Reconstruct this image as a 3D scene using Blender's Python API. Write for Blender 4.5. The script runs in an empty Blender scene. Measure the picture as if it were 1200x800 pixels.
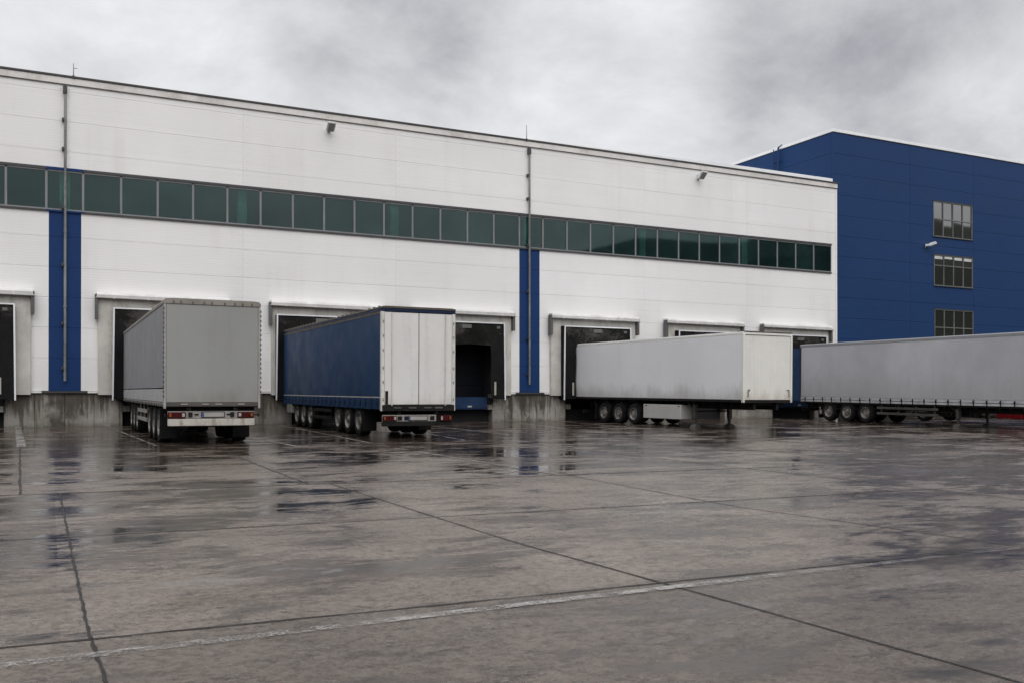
import bpy, bmesh, math, random
from mathutils import Vector, Matrix
random.seed(7)
R = math.radians
scn = bpy.context.scene
COL = scn.collection
D = 42.41          # distance from the camera's line to the warehouse front


def gz(x, y):
    """height of the paved yard: it falls gently away from the docks"""
    x = min(max(x, -20.0), 60.0)
    y = min(max(y, -10.0), 42.4)
    return -(42.4 - y) * (0.007 + 0.0002 * x)


# ------------------------------------------------------------------ mesh helpers
def nbm():
    return bmesh.new()


def box(bm, x0, x1, y0, y1, z0, z1, bev=0.0, seg=1):
    vs = [bm.verts.new((x, y, z)) for x in (x0, x1) for y in (y0, y1) for z in (z0, z1)]
    f = [(0, 1, 3, 2), (4, 6, 7, 5), (0, 4, 5, 1), (2, 3, 7, 6), (0, 2, 6, 4), (1, 5, 7, 3)]
    fs = [bm.faces.new([vs[i] for i in q]) for q in f]
    if bev > 0:
        es = list({e for q in fs for e in q.edges})
        bmesh.ops.bevel(bm, geom=es, offset=bev, segments=seg, affect='EDGES', profile=0.5)


def prism(bm, pts, axis, a0, a1, bev=0.0):
    """extrude a closed 2-D outline along an axis ('x': pts are (y,z); 'y': (x,z); 'z': (x,y))"""
    def mk(p, a):
        if axis == 'x':
            return (a, p[0], p[1])
        if axis == 'y':
            return (p[0], a, p[1])
        return (p[0], p[1], a)
    A = [bm.verts.new(mk(p, a0)) for p in pts]
    B = [bm.verts.new(mk(p, a1)) for p in pts]
    fs = [bm.faces.new(A), bm.faces.new(B)]
    n = len(pts)
    for i in range(n):
        fs.append(bm.faces.new((A[i], A[(i + 1) % n], B[(i + 1) % n], B[i])))
    if bev > 0:
        es = list({e for q in fs for e in q.edges})
        bmesh.ops.bevel(bm, geom=es, offset=bev, segments=2, affect='EDGES', profile=0.5)


def tube(bm, p0, p1, r0, r1=None, seg=10):
    p0, p1 = Vector(p0), Vector(p1)
    r1 = r0 if r1 is None else r1
    d = (p1 - p0)
    M = Matrix.Translation((p0 + p1) / 2) @ d.to_track_quat('Z', 'Y').to_matrix().to_4x4()
    bmesh.ops.create_cone(bm, cap_ends=True, cap_tris=False, segments=seg, radius1=r0, radius2=r1, depth=d.length, matrix=M)


def bar(bm, p0, p1, w, h):
    p0, p1 = Vector(p0), Vector(p1)
    d = p1 - p0
    M = Matrix.Translation((p0 + p1) / 2) @ d.to_track_quat('Z', 'Y').to_matrix().to_4x4() @ Matrix.Diagonal((w, h, d.length, 1))
    bmesh.ops.create_cube(bm, size=1.0, matrix=M)


def lathe_x(bm, prof, seg=40, cx=0, cy=0, cz=0):
    """profile points (x, radius) swept round the x axis"""
    rings = []
    for (x, r) in prof:
        rings.append([bm.verts.new((cx + x, cy + r * math.cos(2 * math.pi * k / seg), cz + r * math.sin(2 * math.pi * k / seg))) for k in range(seg)])
    for a, b in zip(rings, rings[1:]):
        for k in range(seg):
            bm.faces.new((a[k], a[(k + 1) % seg], b[(k + 1) % seg], b[k]))
    return rings


def clusters(bm):
    """groups of faces that touch or nearly touch: one group per separate piece"""
    seen, boxes, isl = set(), [], []
    for f in bm.faces:
        if f in seen:
            continue
        st, comp = [f], []
        seen.add(f)
        while st:
            g = st.pop()
            comp.append(g)
            for v in g.verts:
                for h in v.link_faces:
                    if h not in seen:
                        seen.add(h)
                        st.append(h)
        isl.append(comp)
        vs = {v for g in comp for v in g.verts}
        boxes.append([[min(v.co[i] for v in vs) - 0.02 for i in range(3)], [max(v.co[i] for v in vs) + 0.02 for i in range(3)]])
        if len(isl) > 90:
            return None
    n = len(isl)
    par = list(range(n))

    def root(i):
        while par[i] != i:
            i = par[i]
        return i
    for i in range(n):
        for j in range(i + 1, n):
            if all(boxes[i][0][k] <= boxes[j][1][k] and boxes[j][0][k] <= boxes[i][1][k] for k in range(3)):
                par[root(j)] = root(i)
    out = {}
    for i in range(n):
        out.setdefault(root(i), []).extend(isl[i])
    return list(out.values())


def obj(name, bm, mat, parent=None, smooth=False, loc=None, keep=False):
    """link the mesh as one object; pieces that stand apart become objects of their own under the same parent"""
    if parent is not None and not keep:
        cl = clusters(bm)
        if cl and 1 < len(cl) <= 16:
            res = []
            for faces in cl:
                b2 = bmesh.new()
                mp = {}
                for f in faces:
                    for v in f.verts:
                        if v not in mp:
                            mp[v] = b2.verts.new(v.co)
                    b2.faces.new([mp[v] for v in f.verts])
                res.append(obj(name, b2, mat, parent, smooth, loc, keep=True))
            bm.free()
            return res[0]
    bmesh.ops.recalc_face_normals(bm, faces=bm.faces[:])
    me = bpy.data.meshes.new(name)
    bm.to_mesh(me)
    bm.free()
    o = bpy.data.objects.new(name, me)
    COL.objects.link(o)
    for m in (mat if isinstance(mat, (list, tuple)) else [mat]):
        me.materials.append(m)
    if smooth:
        for p in me.polygons:
            p.use_smooth = True
        try:
            me.set_sharp_from_angle(angle=R(35))
        except Exception:
            pass
    if parent:
        o.parent = parent
    if loc:
        o.location = loc
    return o


def tag(o, label, cat, group=None):
    o['label'] = label
    o['category'] = cat
    if group:
        o['group'] = group
    return o


def thing(name, label, cat, loc=(0, 0, 0), rot=(0, 0, 0), group=None):
    o = bpy.data.objects.new(name, None)
    COL.objects.link(o)
    o.location = loc
    o.rotation_euler = rot
    o.empty_display_size = 0.3
    return tag(o, label, cat, group)


def struct(name, bm, mat):
    o = obj(name, bm, mat)
    o['kind'] = 'structure'
    return o


def dup(o, parent=None):
    c = o.copy()
    COL.objects.link(c)
    if parent:
        c.parent = parent
    for ch in list(o.children):
        dup(ch, c)
    return c


# ------------------------------------------------------------------ materials
class NT:
    def __init__(self, name):
        self.m = bpy.data.materials.new(name)
        self.m.use_nodes = True
        self.t = self.m.node_tree
        self.n = self.t.nodes
        self.p = self.n['Principled BSDF']
        self.out = self.n['Material Output']
        self.tc = self.n.new('ShaderNodeTexCoord')

    def link(self, a, b):
        self.t.links.new(a, b)

    def val(self, sock, v):
        if hasattr(v, 'is_output') or isinstance(v, bpy.types.NodeSocket):
            self.link(v, sock)
        else:
            sock.default_value = v

    def math(self, op, a, b=0.0, c=None, clamp=False):
        k = self.n.new('ShaderNodeMath')
        k.operation = op
        k.use_clamp = clamp
        self.val(k.inputs[0], a)
        self.val(k.inputs[1], b)
        if c is not None:
            self.val(k.inputs[2], c)
        return k.outputs[0]

    def noise(self, scale, detail=4, rough=0.55, vec=None, stretch=(1, 1, 1), off=(0, 0, 0), dist=0.0, rnd=False):
        mp = self.n.new('ShaderNodeMapping')
        mp.inputs['Scale'].default_value = stretch
        mp.inputs['Location'].default_value = off
        self.link(vec or self.tc.outputs['Object'], mp.inputs['Vector'])
        k = self.n.new('ShaderNodeTexNoise')
        src = mp.outputs[0]
        if rnd:
            oi = self.n.new('ShaderNodeObjectInfo')
            ad = self.n.new('ShaderNodeVectorMath')
            ad.operation = 'ADD'
            mu = self.math('MULTIPLY', oi.outputs['Random'], 37.0)
            cb = self.n.new('ShaderNodeCombineXYZ')
            for i in range(3):
                self.link(mu, cb.inputs[i])
            self.link(src, ad.inputs[0])
            self.link(cb.outputs[0], ad.inputs[1])
            src = ad.outputs[0]
        self.link(src, k.inputs['Vector'])
        k.inputs['Scale'].default_value = scale
        k.inputs['Detail'].default_value = detail
        k.inputs['Roughness'].default_value = rough
        k.inputs['Distortion'].default_value = dist
        return k.outputs['Fac']

    def step(self, v, lo, hi, a=0.0, b=1.0):
        k = self.n.new('ShaderNodeMapRange')
        k.interpolation_type = 'SMOOTHSTEP'
        self.val(k.inputs['Value'], v)
        k.inputs['From Min'].default_value = lo
        k.inputs['From Max'].default_value = hi
        k.inputs['To Min'].default_value = a
        k.inputs['To Max'].default_value = b
        return k.outputs[0]

    def mix(self, f, a, b, mode='MIX'):
        k = self.n.new('ShaderNodeMix')
        k.data_type = 'RGBA'
        k.blend_type = mode
        self.val(k.inputs[0], f)
        for i, v in ((6, a), (7, b)):
            if isinstance(v, (tuple, list)):
                v = (v[0], v[1], v[2], 1.0)
            self.val(k.inputs[i], v)
        return k.outputs[2]

    def xyz(self, vec=None):
        k = self.n.new('ShaderNodeSeparateXYZ')
        self.link(vec or self.tc.outputs['Object'], k.inputs[0])
        return k.outputs

    def bump(self, h, strength, dist=0.01):
        k = self.n.new('ShaderNodeBump')
        k.inputs['Strength'].default_value = 1.0
        self.val(k.inputs['Strength'], strength)
        k.inputs['Distance'].default_value = dist
        self.link(h, k.inputs['Height'])
        self.link(k.outputs[0], self.p.inputs['Normal'])
        return k


def pbr(name, col, rough=0.6, metal=0.0, var=0.12, scale=1.2, dirt=None, dirt_amt=0.0, streak=(1.6, 1.6, 0.12), dirt_lo=0.5, dirt_hi=0.75,
        bump=0.0, bscale=40, bstretch=(1, 1, 1), spec=0.5, low_dirt=None):
    t = NT(name)
    n = t.noise(scale, 5, 0.6, rnd=True)
    lo = tuple(c * (1 - var) for c in col)
    hi = tuple(min(1, c * (1 + var)) for c in col)
    c = t.mix(t.step(n, 0.3, 0.7), lo, hi)
    if dirt is not None:
        d = t.noise(1.0, 6, 0.65, stretch=streak, rnd=True)
        g = t.noise(7.0, 4, 0.6, rnd=True)
        f = t.math('MULTIPLY', t.step(t.math('ADD', t.math('MULTIPLY', d, 0.75), t.math('MULTIPLY', g, 0.25)), dirt_lo, dirt_hi), dirt_amt)
        c = t.mix(f, c, dirt)
    if low_dirt is not None:                      # road film thrown up from the wheels: (z low, z high, colour, amount)
        z = t.xyz()[2]
        g = t.noise(1.3, 5, 0.65, stretch=(1, 1, 0.5), rnd=True)
        zz = t.math('ADD', z, t.math('MULTIPLY', t.math('SUBTRACT', g, 0.5), 1.6))
        f = t.math('MULTIPLY', t.step(zz, low_dirt[1], low_dirt[0]), low_dirt[3])
        c = t.mix(f, c, low_dirt[2])
    t.link(c, t.p.inputs['Base Color'])
    r = t.step(t.noise(scale * 3.1, 4, 0.6, rnd=True), 0.25, 0.75, max(0.02, rough - 0.08), min(1, rough + 0.1))
    t.link(r, t.p.inputs['Roughness'])
    t.p.inputs['Metallic'].default_value = metal
    t.p.inputs['Specular IOR Level'].default_value = spec
    if bump:
        t.bump(t.noise(bscale, 4, 0.6, stretch=bstretch), bump, 0.01)
    return t.m


def cladding(name, col, dirtc, amt, rib=0.25, spec=0.35, rough=0.5):
    """coated steel sandwich panel: fine horizontal micro-ribs, faint water runs"""
    t = NT(name)
    n = t.noise(0.16, 5, 0.6)
    c = t.mix(t.step(n, 0.3, 0.72), tuple(v * 0.95 for v in col), tuple(min(1, v * 1.04) for v in col))
    run = t.noise(1.0, 7, 0.7, stretch=(1.3, 1.3, 0.05))
    run2 = t.noise(1.0, 5, 0.6, stretch=(0.25, 0.25, 0.6), off=(3, 1, 7))
    f = t.math('MULTIPLY', t.math('MULTIPLY', t.step(run, 0.46, 0.8), t.step(run2, 0.35, 0.7)), amt)
    c = t.mix(f, c, dirtc)
    px = t.math('FLOOR', t.math('MULTIPLY', t.math('SUBTRACT', t.xyz()[0], 0.49), 1 / 7.15))
    pz = t.math('FLOOR', t.math('MULTIPLY', t.math('SUBTRACT', t.xyz()[2], 0.32), 1 / 1.24))
    cbn = t.n.new('ShaderNodeCombineXYZ')
    t.link(px, cbn.inputs[0])
    t.link(pz, cbn.inputs[1])
    wn = t.n.new('ShaderNodeTexWhiteNoise')
    t.link(cbn.outputs[0], wn.inputs['Vector'])
    c = t.mix(t.math('MULTIPLY', wn.outputs['Value'], 0.10), c, dirtc)
    hz = t.noise(1.0, 5, 0.75, stretch=(0.15, 0.15, 9.0))
    c = t.mix(t.math('MULTIPLY', t.step(hz, 0.45, 0.75), 0.10), c, dirtc)
    t.link(c, t.p.inputs['Base Color'])
    t.p.inputs['Roughness'].default_value = rough
    t.p.inputs['Specular IOR Level'].default_value = spec
    z = t.xyz()[2]
    w = t.math('SINE', t.math('MULTIPLY', z, 2 * math.pi / 0.11))
    w = t.math('ADD', t.math('MULTIPLY', w, 0.4), t.noise(1.0, 3, 0.5, stretch=(0.4, 0.4, 3.0)))
    t.bump(w, rib, 0.006)
    return t.m


def concrete_plinth():
    t = NT('plinth_concrete')
    z = t.xyz()
    base = t.mix(t.step(t.noise(0.8, 6, 0.65), 0.3, 0.7), (0.20, 0.182, 0.155), (0.39, 0.365, 0.33))
    base = t.mix(t.step(t.noise(9.0, 5, 0.7), 0.42, 0.75, 0.0, 0.35), base, (0.2, 0.19, 0.175))
    runs = t.noise(1.0, 7, 0.75, stretch=(2.2, 2.2, 0.22))
    top = t.step(z[2], 0.1, 1.45, 0.0, 0.17)      # water runs start at the top ledge
    f = t.step(t.math('ADD', runs, top), 0.50, 0.66)
    c = t.mix(t.math('MULTIPLY', f, 0.88), base, (0.055, 0.043, 0.030))
    # moss and soot under the two downpipes and the ends of the blue panels
    for x0, w in ((0.0, 0.30), (1.1, 0.16), (21.75, 0.55), (22.7, 0.22), (0.55, 0.7), (7.6, 0.3), (20.9, .25)):
        d = t.math('ABSOLUTE', t.math('SUBTRACT', t.math('ADD', z[0], t.math('MULTIPLY', t.noise(2.5, 4, 0.6, off=(x0, 0, 0)), 0.5)), x0 + 0.25))
        m = t.math('MULTIPLY', t.step(d, w, w * 0.15), t.step(t.noise(2.2, 6, 0.7, off=(x0 * 3, 2, 5), stretch=(1, 1, 0.55)), 0.33, 0.56))
        c = t.mix(t.math('MULTIPLY', m, 0.88), c, (0.036, 0.029, 0.021))
    splash = t.step(z[2], 0.22, 0.0, 0.0, 0.55)
    c = t.mix(t.math('MULTIPLY', splash, t.step(t.noise(5, 5, .7), .3, .6)), c, (0.06, 0.055, 0.045))
    t.link(c, t.p.inputs['Base Color'])
    t.p.inputs['Roughness'].default_value = 0.75
    t.bump(t.noise(22, 6, 0.65), 0.35, 0.01)
    return t.m


PUDDLES = [(0.1, 9.55, 1.5, 0.6), (0.1, 9.3, 0.5, 0.3), (0.05, 8.1, 1.2, 0.5), (0.0, 6.12, 0.9, 0.14), (0.0, 6.12, 0.5, 0.12), (8.1, 15.9, 2.2, 0.9), (7.4, 14.68, 2.6, 0.16), (4.6, 8.85, 0.7, 0.35),
           (2.9, 11.9, 1.3, 0.7), (4.5, 13.5, 1.7, 0.6), (4.6, 15.4, 2.2, 0.5), (6.4, 6.22, 0.7, 0.10), (13.8, 15.2, 3.0, 0.4), (2.0, 19.0, 2.4, 1.4), (-0.8, 17.3, 1.6, 2.0), (-0.1, 10.4, 1.4, 0.3), (6.5, 20.5, 3.5, 2.0), (11, 21, 3, 1.6)]


DAMP = [(9.5, 4.2, 4.5, 2.2), (12.5, 9.0, 4.5, 2.6), (2.6, 8.2, 1.6, 1.2), (1.2, 3.9, 1.2, 0.5), (4.8, 4.4, 1.2, 0.6), (18, 14, 5, 3)]


def ground_mat():
    t = NT('wet_concrete')
    xyz = t.xyz()
    big = t.noise(0.12, 5, 0.6, dist=0.5)
    blot = t.noise(1.0, 9, 0.66, stretch=(0.42, 0.75, 1), dist=0.5)         # damp blotches, about a metre
    fine = t.noise(1.0, 7, 0.7, stretch=(1.3, 3.2, 1), off=(3, 8, 0), dist=0.4)
    fine2 = t.noise(1.0, 6, 0.7, stretch=(3.2, 8.0, 1), off=(13, 8, 0), dist=0.3)
    tone = t.noise(0.5, 7, 0.65, off=(7, 3, 0))
    grain = t.noise(16.0, 6, 0.8)
    grain2 = t.noise(60.0, 4, 0.75)
    pm = None                                   # hollows where water stands
    for (x, y, rx, ry) in PUDDLES:
        dx = t.math('MULTIPLY', t.math('SUBTRACT', xyz[0], x), 1 / rx)
        dy = t.math('MULTIPLY', t.math('SUBTRACT', xyz[1], y), 1 / ry)
        d = t.math('ADD', t.math('MULTIPLY', dx, dx), t.math('MULTIPLY', dy, dy))
        g = t.step(d, 0.1, 1.8, 1.0, 0.0)
        pm = g if pm is None else t.math('MAXIMUM', pm, g)
    cell = t.n.new('ShaderNodeCombineXYZ')           # each slab was poured, worn and dries a little differently
    t.link(t.math('FLOOR', t.math('MULTIPLY', t.math('SUBTRACT', xyz[0], 0.05), 1 / 4.15)), cell.inputs[0])
    t.link(t.math('FLOOR', t.math('MULTIPLY', t.math('SUBTRACT', t.math('SUBTRACT', xyz[1], 1.52), t.math('MULTIPLY', xyz[0], 0.022)), 1 / 4.36)), cell.inputs[1])
    wn = t.n.new('ShaderNodeTexWhiteNoise')
    t.link(cell.outputs[0], wn.inputs['Vector'])
    slab = wn.outputs['Value']
    dm = None                                   # ground that stays damp longer
    for (x, y, rx, ry) in DAMP:
        dx = t.math('MULTIPLY', t.math('SUBTRACT', xyz[0], x), 1 / rx)
        dy = t.math('MULTIPLY', t.math('SUBTRACT', xyz[1], y), 1 / ry)
        g = t.step(t.math('ADD', t.math('MULTIPLY', dx, dx), t.math('MULTIPLY', dy, dy)), 0.1, 1.8, 1.0, 0.0)
        dm = g if dm is None else t.math('MAXIMUM', dm, g)
    near = t.math('ADD', t.step(xyz[1], 4.0, 15.0, -0.04, 0.004), t.math('ADD', t.math('MULTIPLY', dm, 0.032), t.math('MULTIPLY', t.math('SUBTRACT', slab, 0.5), 0.035)))
    back = t.step(xyz[1], 16.0, 28.0, 0.0, 0.03)
    w0 = t.math('ADD', t.math('MULTIPLY', blot, 0.52), t.math('MULTIPLY', fine, 0.26))
    w0 = t.math('ADD', w0, t.math('ADD', t.math('MULTIPLY', big, 0.12), t.math('MULTIPLY', fine2, 0.10)))
    w0 = t.math('ADD', w0, t.math('ADD', near, back))
    film = t.step(w0, 0.455, 0.555)
    pw = t.math('ADD', w0, t.math('ADD', t.math('MULTIPLY', pm, 0.082), t.math('MULTIPLY', t.math('SUBTRACT', fine2, 0.5), 0.30)))
    pud = t.step(pw, 0.545, 0.635)
    dry = t.mix(t.step(tone, 0.3, 0.7), (0.155, 0.120, 0.096), (0.272, 0.226, 0.190))
    dry = t.mix(t.math('MULTIPLY', slab, 0.30), dry, (0.085, 0.066, 0.053))
    dry = t.mix(t.step(grain, 0.45, 0.58, 0.0, 0.65), dry, (0.060, 0.047, 0.039))
    pits = t.step(t.noise(5.0, 9, 0.82, stretch=(0.6, 1.3, 1), off=(21, 3, 0)), 0.565, 0.60, 0.0, 0.85)
    dry = t.mix(pits, dry, (0.030, 0.023, 0.018))
    dry = t.mix(t.step(grain2, 0.50, 0.60, 0.0, 0.6), dry, (0.30, 0.275, 0.25))
    stain = t.step(t.noise(1.0, 8, 0.75, stretch=(0.9, 2.2, 1), off=(1, 5, 0)), 0.50, 0.66, 0.0, 0.7)
    dry = t.mix(stain, dry, (0.044, 0.034, 0.028))
    near_tone = t.step(t.math('SUBTRACT', xyz[1], t.math('MULTIPLY', xyz[0], 0.045)), 6.1, 5.7, 0.0, 0.34)      # base colour set darker on this side of the joint
    dry = t.mix(near_tone, dry, (0.040, 0.033, 0.028))
    damp = t.step(xyz[1], 9.0, 26.0, 0.0, 0.45)
    dry = t.mix(damp, dry, (0.066, 0.046, 0.032))
    wet = t.mix(t.step(fine, 0.38, 0.62), (0.058, 0.041, 0.030), (0.026, 0.0185, 0.014))
    c = t.mix(t.math('MULTIPLY', film, 0.9), dry, wet)
    c = t.mix(pud, c, (0.016, 0.013, 0.012))
    pale = t.step(t.noise(1.0, 6, 0.6, stretch=(0.5, 1.1, 1), off=(11, 2, 0)), 0.60, 0.68, 0.0, 0.5)
    c = t.mix(t.math('MULTIPLY', pale, t.math('SUBTRACT', 1.0, film)), c, (0.23, 0.212, 0.20))
    t.link(c, t.p.inputs['Base Color'])
    r = t.math('ADD', t.step(film, 0, 1, 0.29, 0.12), t.math('MULTIPLY', t.math('SUBTRACT', fine2, 0.5), 0.25))
    k = t.n.new('ShaderNodeMix')
    k.data_type = 'FLOAT'
    t.link(pud, k.inputs[0])
    t.link(r, k.inputs[2])
    k.inputs[3].default_value = 0.09
    t.link(t.math('MAXIMUM', k.outputs[0], 0.05), t.p.inputs['Roughness'])
    t.p.inputs['IOR'].default_value = 1.38
    sp_ = t.math('ADD', t.step(film, 0, 1, 0.42, 0.55), t.math('MULTIPLY', t.step(grain, 0.4, 0.62, 0.10, -0.14), t.math('SUBTRACT', 1.0, film)))
    t.link(sp_, t.p.inputs['Specular IOR Level'])
    h = t.math('ADD', t.math('ADD', t.math('MULTIPLY', grain, 0.8), t.math('MULTIPLY', grain2, 0.35)), t.math('MULTIPLY', fine2, 0.4))
    s = t.math('MULTIPLY', t.math('SUBTRACT', 1.0, t.math('MULTIPLY', pud, 0.97)), t.step(film, 0, 1, 0.50, 0.12))
    t.bump(h, s, 0.02)
    return t.m


def paint_mat(name, col, wear=0.5, fade=False):
    """worn road paint: the concrete shows through where it has gone"""
    t = NT(name)
    n = t.noise(6.0, 8, 0.75)
    n2 = t.noise(0.8, 4, 0.6, off=(5, 2, 0))
    g = t.noise(55.0, 4, 0.7)
    a = t.step(t.math('ADD', t.math('ADD', t.math('MULTIPLY', n, 0.40), t.math('MULTIPLY', n2, 0.25)), t.math('MULTIPLY', g, 0.35)), wear - 0.06, wear + 0.08)
    if fade:
        a = t.math('MULTIPLY', a, t.step(t.xyz()[0], 3.5, 9.0, 1.0, 0.22))
    t.p.inputs['Base Color'].default_value = (*col, 1)
    t.p.inputs['Roughness'].default_value = 0.45
    t.link(a, t.p.inputs['Alpha'])
    return t.m


def glass_tint(name, tint, ior=1.5):
    t = NT(name)
    tr = t.n.new('ShaderNodeBsdfTransparent')
    n = t.noise(0.9, 4, 0.6)
    c = t.mix(t.step(n, 0.3, 0.7), tuple(v * 0.8 for v in tint), tint)
    t.link(c, tr.inputs[0])
    gl = t.n.new('ShaderNodeBsdfGlossy')
    gl.inputs['Roughness'].default_value = 0.03
    gl.inputs['Color'].default_value = (0.8, 0.93, 0.9, 1)
    df = t.n.new('ShaderNodeBsdfDiffuse')        # dust film on the outside
    oi = t.n.new('ShaderNodeObjectInfo')
    dn = t.math('ADD', t.math('MULTIPLY', t.step(t.noise(0.35, 5, 0.6, off=(2, 0, 9)), 0.3, 0.7), 0.5), t.math('MULTIPLY', oi.outputs['Random'], 0.5))
    t.link(t.mix(dn, (0.007, 0.022, 0.026), (0.030, 0.068, 0.072)), df.inputs['Color'])
    m0 = t.n.new('ShaderNodeMixShader')
    m0.inputs[0].default_value = 0.30
    t.link(tr.outputs[0], m0.inputs[1])
    t.link(df.outputs[0], m0.inputs[2])
    fr = t.n.new('ShaderNodeFresnel')
    fr.inputs[0].default_value = 1.42
    m1 = t.n.new('ShaderNodeMixShader')
    t.link(fr.outputs[0], m1.inputs[0])
    t.link(m0.outputs[0], m1.inputs[1])
    t.link(gl.outputs[0], m1.inputs[2])
    t.link(m1.outputs[0], t.out.inputs[0])
    return t.m


M = {}
DIRT = (0.22, 0.20, 0.175)
M['white_clad'] = cladding('white_cladding', (0.82, 0.81, 0.80), (0.52, 0.49, 0.45), 0.32)
M['blue_clad'] = cladding('blue_cladding', (0.0115, 0.040, 0.135), (0.016, 0.035, 0.085), 0.35, spec=0.12)
M['blue_wall'] = cladding('blue_wall_cladding', (0.0115, 0.041, 0.128), (0.020, 0.042, 0.085), 0.5, spec=0.15, rough=0.52, rib=0.5)
M['backing'] = pbr('panel_joint', (0.36, 0.355, 0.34), 0.9)
M['backing_blue'] = pbr('blue_panel_joint', (0.008, 0.02, 0.06), 0.9)
M['plinth'] = concrete_plinth()
M['surround'] = pbr('painted_concrete_surround', (0.55, 0.53, 0.485), 0.7, dirt=(0.25, 0.225, 0.185), dirt_amt=0.65, streak=(2.4, 2.4, 0.35), dirt_lo=0.48, dirt_hi=0.72, bump=0.2, bscale=18)
M['trim_white'] = pbr('white_trim', (0.72, 0.71, 0.69), 0.45, dirt=(0.35, 0.31, 0.26), dirt_amt=0.6, streak=(1.5, 1.5, 1.5))
M['canopy'] = pbr('canopy_sheet', (0.66, 0.65, 0.63), 0.5, dirt=(0.34, 0.31, 0.27), dirt_amt=0.6, streak=(1.5, 1.5, 1.5))
M['fascia'] = pbr('roof_fascia', (0.68, 0.655, 0.63), 0.55, var=0.08, scale=0.5, dirt=(0.38, 0.33, 0.28), dirt_amt=0.6, streak=(0.8, 0.8, 0.4), dirt_lo=0.45, dirt_hi=0.7)
M['dark_metal'] = pbr('dark_roof_metal', (0.035, 0.032, 0.03), 0.5)
M['light_metal'] = pbr('roof_flashing', (0.82, 0.83, 0.84), 0.4, var=0.04)
M['grey_metal'] = pbr('grey_frame_metal', (0.20, 0.20, 0.205), 0.45, metal=0.2)
M['window_metal'] = pbr('weathered_window_frame', (0.13, 0.135, 0.125), 0.5)
M['sill_grey'] = pbr('galvanised_gutter', (0.33, 0.33, 0.32), 0.45, metal=0.2, dirt=(0.15, 0.13, 0.11), dirt_amt=0.6)
M['dark_frame'] = pbr('dark_frame_metal', (0.045, 0.045, 0.047), 0.5)
M['pipe'] = pbr('downpipe_steel', (0.25, 0.25, 0.25), 0.45, metal=0.1, dirt=(0.085, 0.08, 0.075), dirt_amt=0.7, streak=(1.5, 1.5, 0.25), dirt_lo=0.42, dirt_hi=0.6)
M['bracket'] = pbr('canopy_end_plate', (0.10, 0.10, 0.10), 0.5, metal=0.2)
M['glass'] = glass_tint('green_glass', (0.60, 0.84, 0.81))
M['glass_dark'] = None
M['interior'] = pbr('dark_interior', (0.020, 0.022, 0.022), 0.9, spec=0.1)
M['column'] = pbr('column_paint', (0.85, 0.88, 0.84), 0.7)
M['curtain'] = pbr('black_shelter_fabric', (0.0085, 0.0085, 0.009), 0.6, var=0.3, dirt=(0.018, 0.017, 0.016), dirt_amt=0.7, streak=(1.5, 1.5, 1.2), bump=0.25, bscale=3, spec=0.12)
M['head_curtain'] = pbr('dusty_head_curtain', (0.011, 0.0105, 0.010), 0.6, var=0.3, dirt=(0.075, 0.07, 0.065), dirt_amt=0.8, streak=(0.6, 0.6, 0.9), dirt_lo=0.46, dirt_hi=0.62, bump=0.3, bscale=3, spec=0.12)
M['edge_white'] = pbr('shelter_edge_profile', (0.72, 0.73, 0.75), 0.4, var=0.08)
M['marker'] = pbr('guide_strip', (0.36, 0.34, 0.29), 0.6)
M['sign_grey'] = pbr('number_plate_grey', (0.11, 0.11, 0.105), 0.6)
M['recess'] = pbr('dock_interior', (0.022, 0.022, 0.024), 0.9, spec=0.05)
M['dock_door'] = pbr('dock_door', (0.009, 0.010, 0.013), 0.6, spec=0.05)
M['leveller'] = pbr('blue_leveller_steel', (0.010, 0.030, 0.080), 0.5, var=0.2, dirt=(0.03, 0.035, 0.045), dirt_amt=0.7, streak=(2, 2, 2), spec=0.2)
M['rubber'] = pbr('rubber', (0.009, 0.009, 0.009), 0.75, var=0.25, spec=0.2)
M['chassis'] = pbr('chassis_black', (0.010, 0.0095, 0.009), 0.6, var=0.3, dirt=(0.030, 0.025, 0.02), dirt_amt=0.6, streak=(2, 2, 2), spec=0.2)
M['leg_steel'] = pbr('grimy_leg_steel', (0.070, 0.066, 0.060), 0.6, var=0.3, spec=0.3)
M['tyre'] = pbr('tyre_rubber', (0.011, 0.0105, 0.010), 0.8, var=0.3, dirt=(0.035, 0.03, 0.026), dirt_amt=0.6, streak=(4, 4, 4), spec=0.2)
M['rim'] = pbr('wheel_steel', (0.30, 0.285, 0.265), 0.5, metal=0.1, var=0.25, dirt=(0.05, 0.042, 0.035), dirt_amt=0.8, streak=(5, 5, 5), dirt_lo=0.42, dirt_hi=0.6)
FILM = (0.12, 0.108, 0.095)
M['grey_tarp'] = pbr('grey_tarpaulin', (0.285, 0.287, 0.274), 0.55, var=0.05, scale=0.5, dirt=(0.20, 0.198, 0.184), dirt_amt=0.55, streak=(2.6, 2.6, 0.10), bump=0.2, bscale=1.6, bstretch=(2.2, 2.2, 0.2), spec=0.3, low_dirt=(0.9, 1.7, (0.17, 0.15, 0.125), 0.55))
M['grey_tarp_side'] = pbr('grey_side_tarpaulin', (0.26, 0.265, 0.278), 0.5, var=0.06, scale=0.5, dirt=(0.17, 0.17, 0.17), dirt_amt=0.4, streak=(1.6, 1.6, 0.12), bump=0.12, bscale=0.9, bstretch=(1.4, 1.4, 0.3), spec=0.3)
M['post_grey'] = pbr('grey_corner_post', (0.33, 0.33, 0.315), 0.5, var=0.1, dirt=(0.16, 0.14, 0.115), dirt_amt=0.7, streak=(2, 2, 2))
M['drop_side'] = pbr('grey_drop_side', (0.42, 0.42, 0.42), 0.45, var=0.07, dirt=(0.2, 0.19, 0.17), dirt_amt=0.5)
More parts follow.
